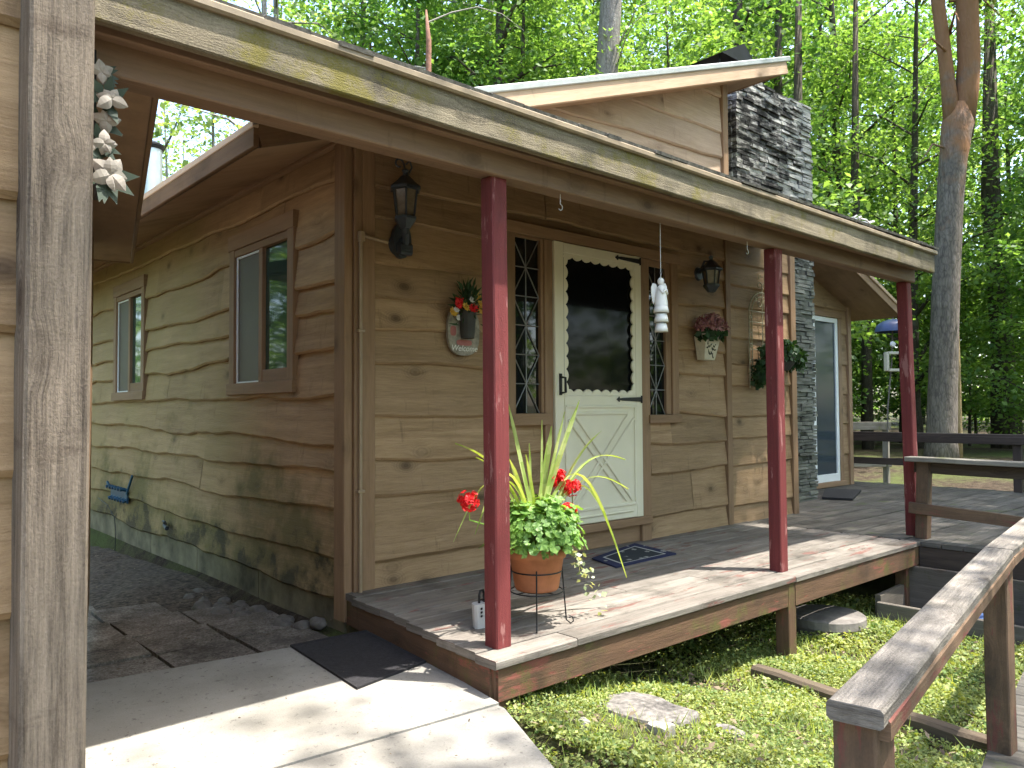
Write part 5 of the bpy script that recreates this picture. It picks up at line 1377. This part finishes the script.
# thin birch-like stem beside the pine, bare stems over the cabin
def stem(name, pts, r, mat, label, cat='tree', grp=None, twigs=0, seed=1, tl=1.0):
    m = MB(); m.tube(pts, r, 10); t = thing(name, pts[0], label, cat, grp); rr = random.Random(seed)
    m.build('trunk', mat, t, smooth=True)
    if twigs:
        m = MB(); a0, a1 = V(pts[0]), V(pts[-1])
        for i in range(twigs):
            f = rr.uniform(.35, 1); p = a0.lerp(a1, f); L_ = tl * rr.uniform(.4, 1.1); an = rr.uniform(0, 6.28); q = p
            path = [p]
            for k in range(4):
                an += rr.uniform(-.4, .4); q = q + V((math.cos(an) * L_ * .3, math.sin(an) * L_ * .3, L_ * (.14 - .09 * k))); path.append(q)
            m.tube(path, [.02, .016, .012, .008, .004], 5, False)
        m.build('bare_branches', M['bleached'], t)
    return t
stem('birch_tree', [(16.34, 2.42, -.25), (16.32, 2.40, .53), (16.29, 2.38, 1.62), (16.24, 2.36, 2.92), (16.2, 2.3, 3.9)], [.085, .07, .06, .045, .02], m_bark('pale_yellow_bark', (.20, .14, .07), (.42, .33, .19), 2), 'thin pale yellow trunk leaning against the right side of the big pine')
stem('forest_tree', [(11.4, 8.2, -.2), (11.35, 8.1, 4), (11.2, 8.0, 8), (11.3, 7.85, 10.5), (11.5, 7.6, 14)], [.36, .32, .27, .25, .16], M['barkgrey'], 'grey trunk with bleached dead branches directly above the upper gable roof', 'tree', None, 16, 3, 2.6)
stem('dead_sapling', [(7.35, 9.6, -.2), (7.35, 9.6, 5), (7.35, 9.55, 8.9), (7.32, 9.6, 9.6)], [.09, .08, .06, .02], M['rust'], 'thin reddish dead trunk rising behind the lower end of the gable roof', 'tree', None, 16, 4, 2.0)
for i, (x, y, L) in enumerate(((22.7, 3.4, 'dark bare trunk low in the woods at the far right'), (18.6, 5.4, 'slim dark trunk in the woods just left of the forked pine'), (17.2, 6.3, 'dark trunk between the cabin eave and the last red post'), (18.1, 7.4, 'mossy dark trunk behind the bird feeder'))):
    r = (.3, .13, .17, .2)[i]; stem('forest_tree', [(x, y, -.3), (x + .05, y, 3), (x - .1, y + .15, 7), (x + .1, y + .1, 13)], [r * 1.2, r, r * .85, r * .4], M['bark'], L)

# far wood closing the view
g = np.random.default_rng(90); cs = []
for i in range(3900):
    a = g.uniform(-180, 180); d = g.uniform(52, 74); x, y = polar(a, d); cs.append((x, y, .5 + (24 if a < 58 or a > 130 else 12) * g.random() ** .9))
v = crown_leaves(cs, 9, 1.5, .95, 91, .7); tag(quads_object('distant_woods', v, M['leaf_back']), kind='stuff')

# ------------------------------------------------------------------ light, sky, camera
EL = 69.5; SUN = V((.62 * math.cos(rad(EL)), -.78 * math.cos(rad(EL)), math.sin(rad(EL)))).normalized()
sl = bpy.data.lights.new('sun', 'SUN'); sl.energy = 2.6; sl.angle = rad(.55); sl.color = (1, .955, .88)
so = bpy.data.objects.new('sun', sl); COL.objects.link(so); so.rotation_euler = SUN.to_track_quat('Z', 'Y').to_euler(); so.location = (10, -10, 30)
w = bpy.data.worlds.new('World'); SC.world = w; w.use_nodes = True; nt = w.node_tree; nt.nodes.clear()
sky = nt.nodes.new('ShaderNodeTexSky'); sky.sky_type = 'NISHITA'; sky.sun_disc = False; sky.sun_elevation = rad(EL); sky.sun_rotation = math.atan2(SUN.x, SUN.y); sky.air_density = 1.0; sky.dust_density = 2.6; sky.ozone_density = 1.0
bg = nt.nodes.new('ShaderNodeBackground'); bg.inputs[1].default_value = .15; wo = nt.nodes.new('ShaderNodeOutputWorld')
nt.links.new(sky.outputs[0], bg.inputs[0]); nt.links.new(bg.outputs[0], wo.inputs[0])

cam = bpy.data.cameras.new('camera'); co = bpy.data.objects.new('camera', cam); COL.objects.link(co)
cam.sensor_width = 36; cam.sensor_fit = 'HORIZONTAL'; cam.lens = 780.7 / 1024 * 36; cam.clip_start = .05; cam.clip_end = 500
D = V((.66214317, .74859414, .0342525)); Rt = V((.74915367, -.6623704, -.00585018)); U = V((-.01830844, -.02953404, .99939609))
mw = Matrix(((Rt.x, U.x, -D.x, CAMP.x), (Rt.y, U.y, -D.y, CAMP.y), (Rt.z, U.z, -D.z, CAMP.z), (0, 0, 0, 1))); co.matrix_world = mw
SC.camera = co
SC.view_settings.view_transform = 'Standard'; SC.view_settings.look = 'None'; SC.view_settings.exposure = 2.45; SC.view_settings.gamma = 1
SC.render.engine = 'CYCLES'
cy = SC.cycles; cy.max_bounces = 6; cy.diffuse_bounces = 4; cy.glossy_bounces = 3; cy.transmission_bounces = 3; cy.transparent_max_bounces = 4; cy.use_denoising = True; cy.caustics_reflective = False; cy.caustics_refractive = False
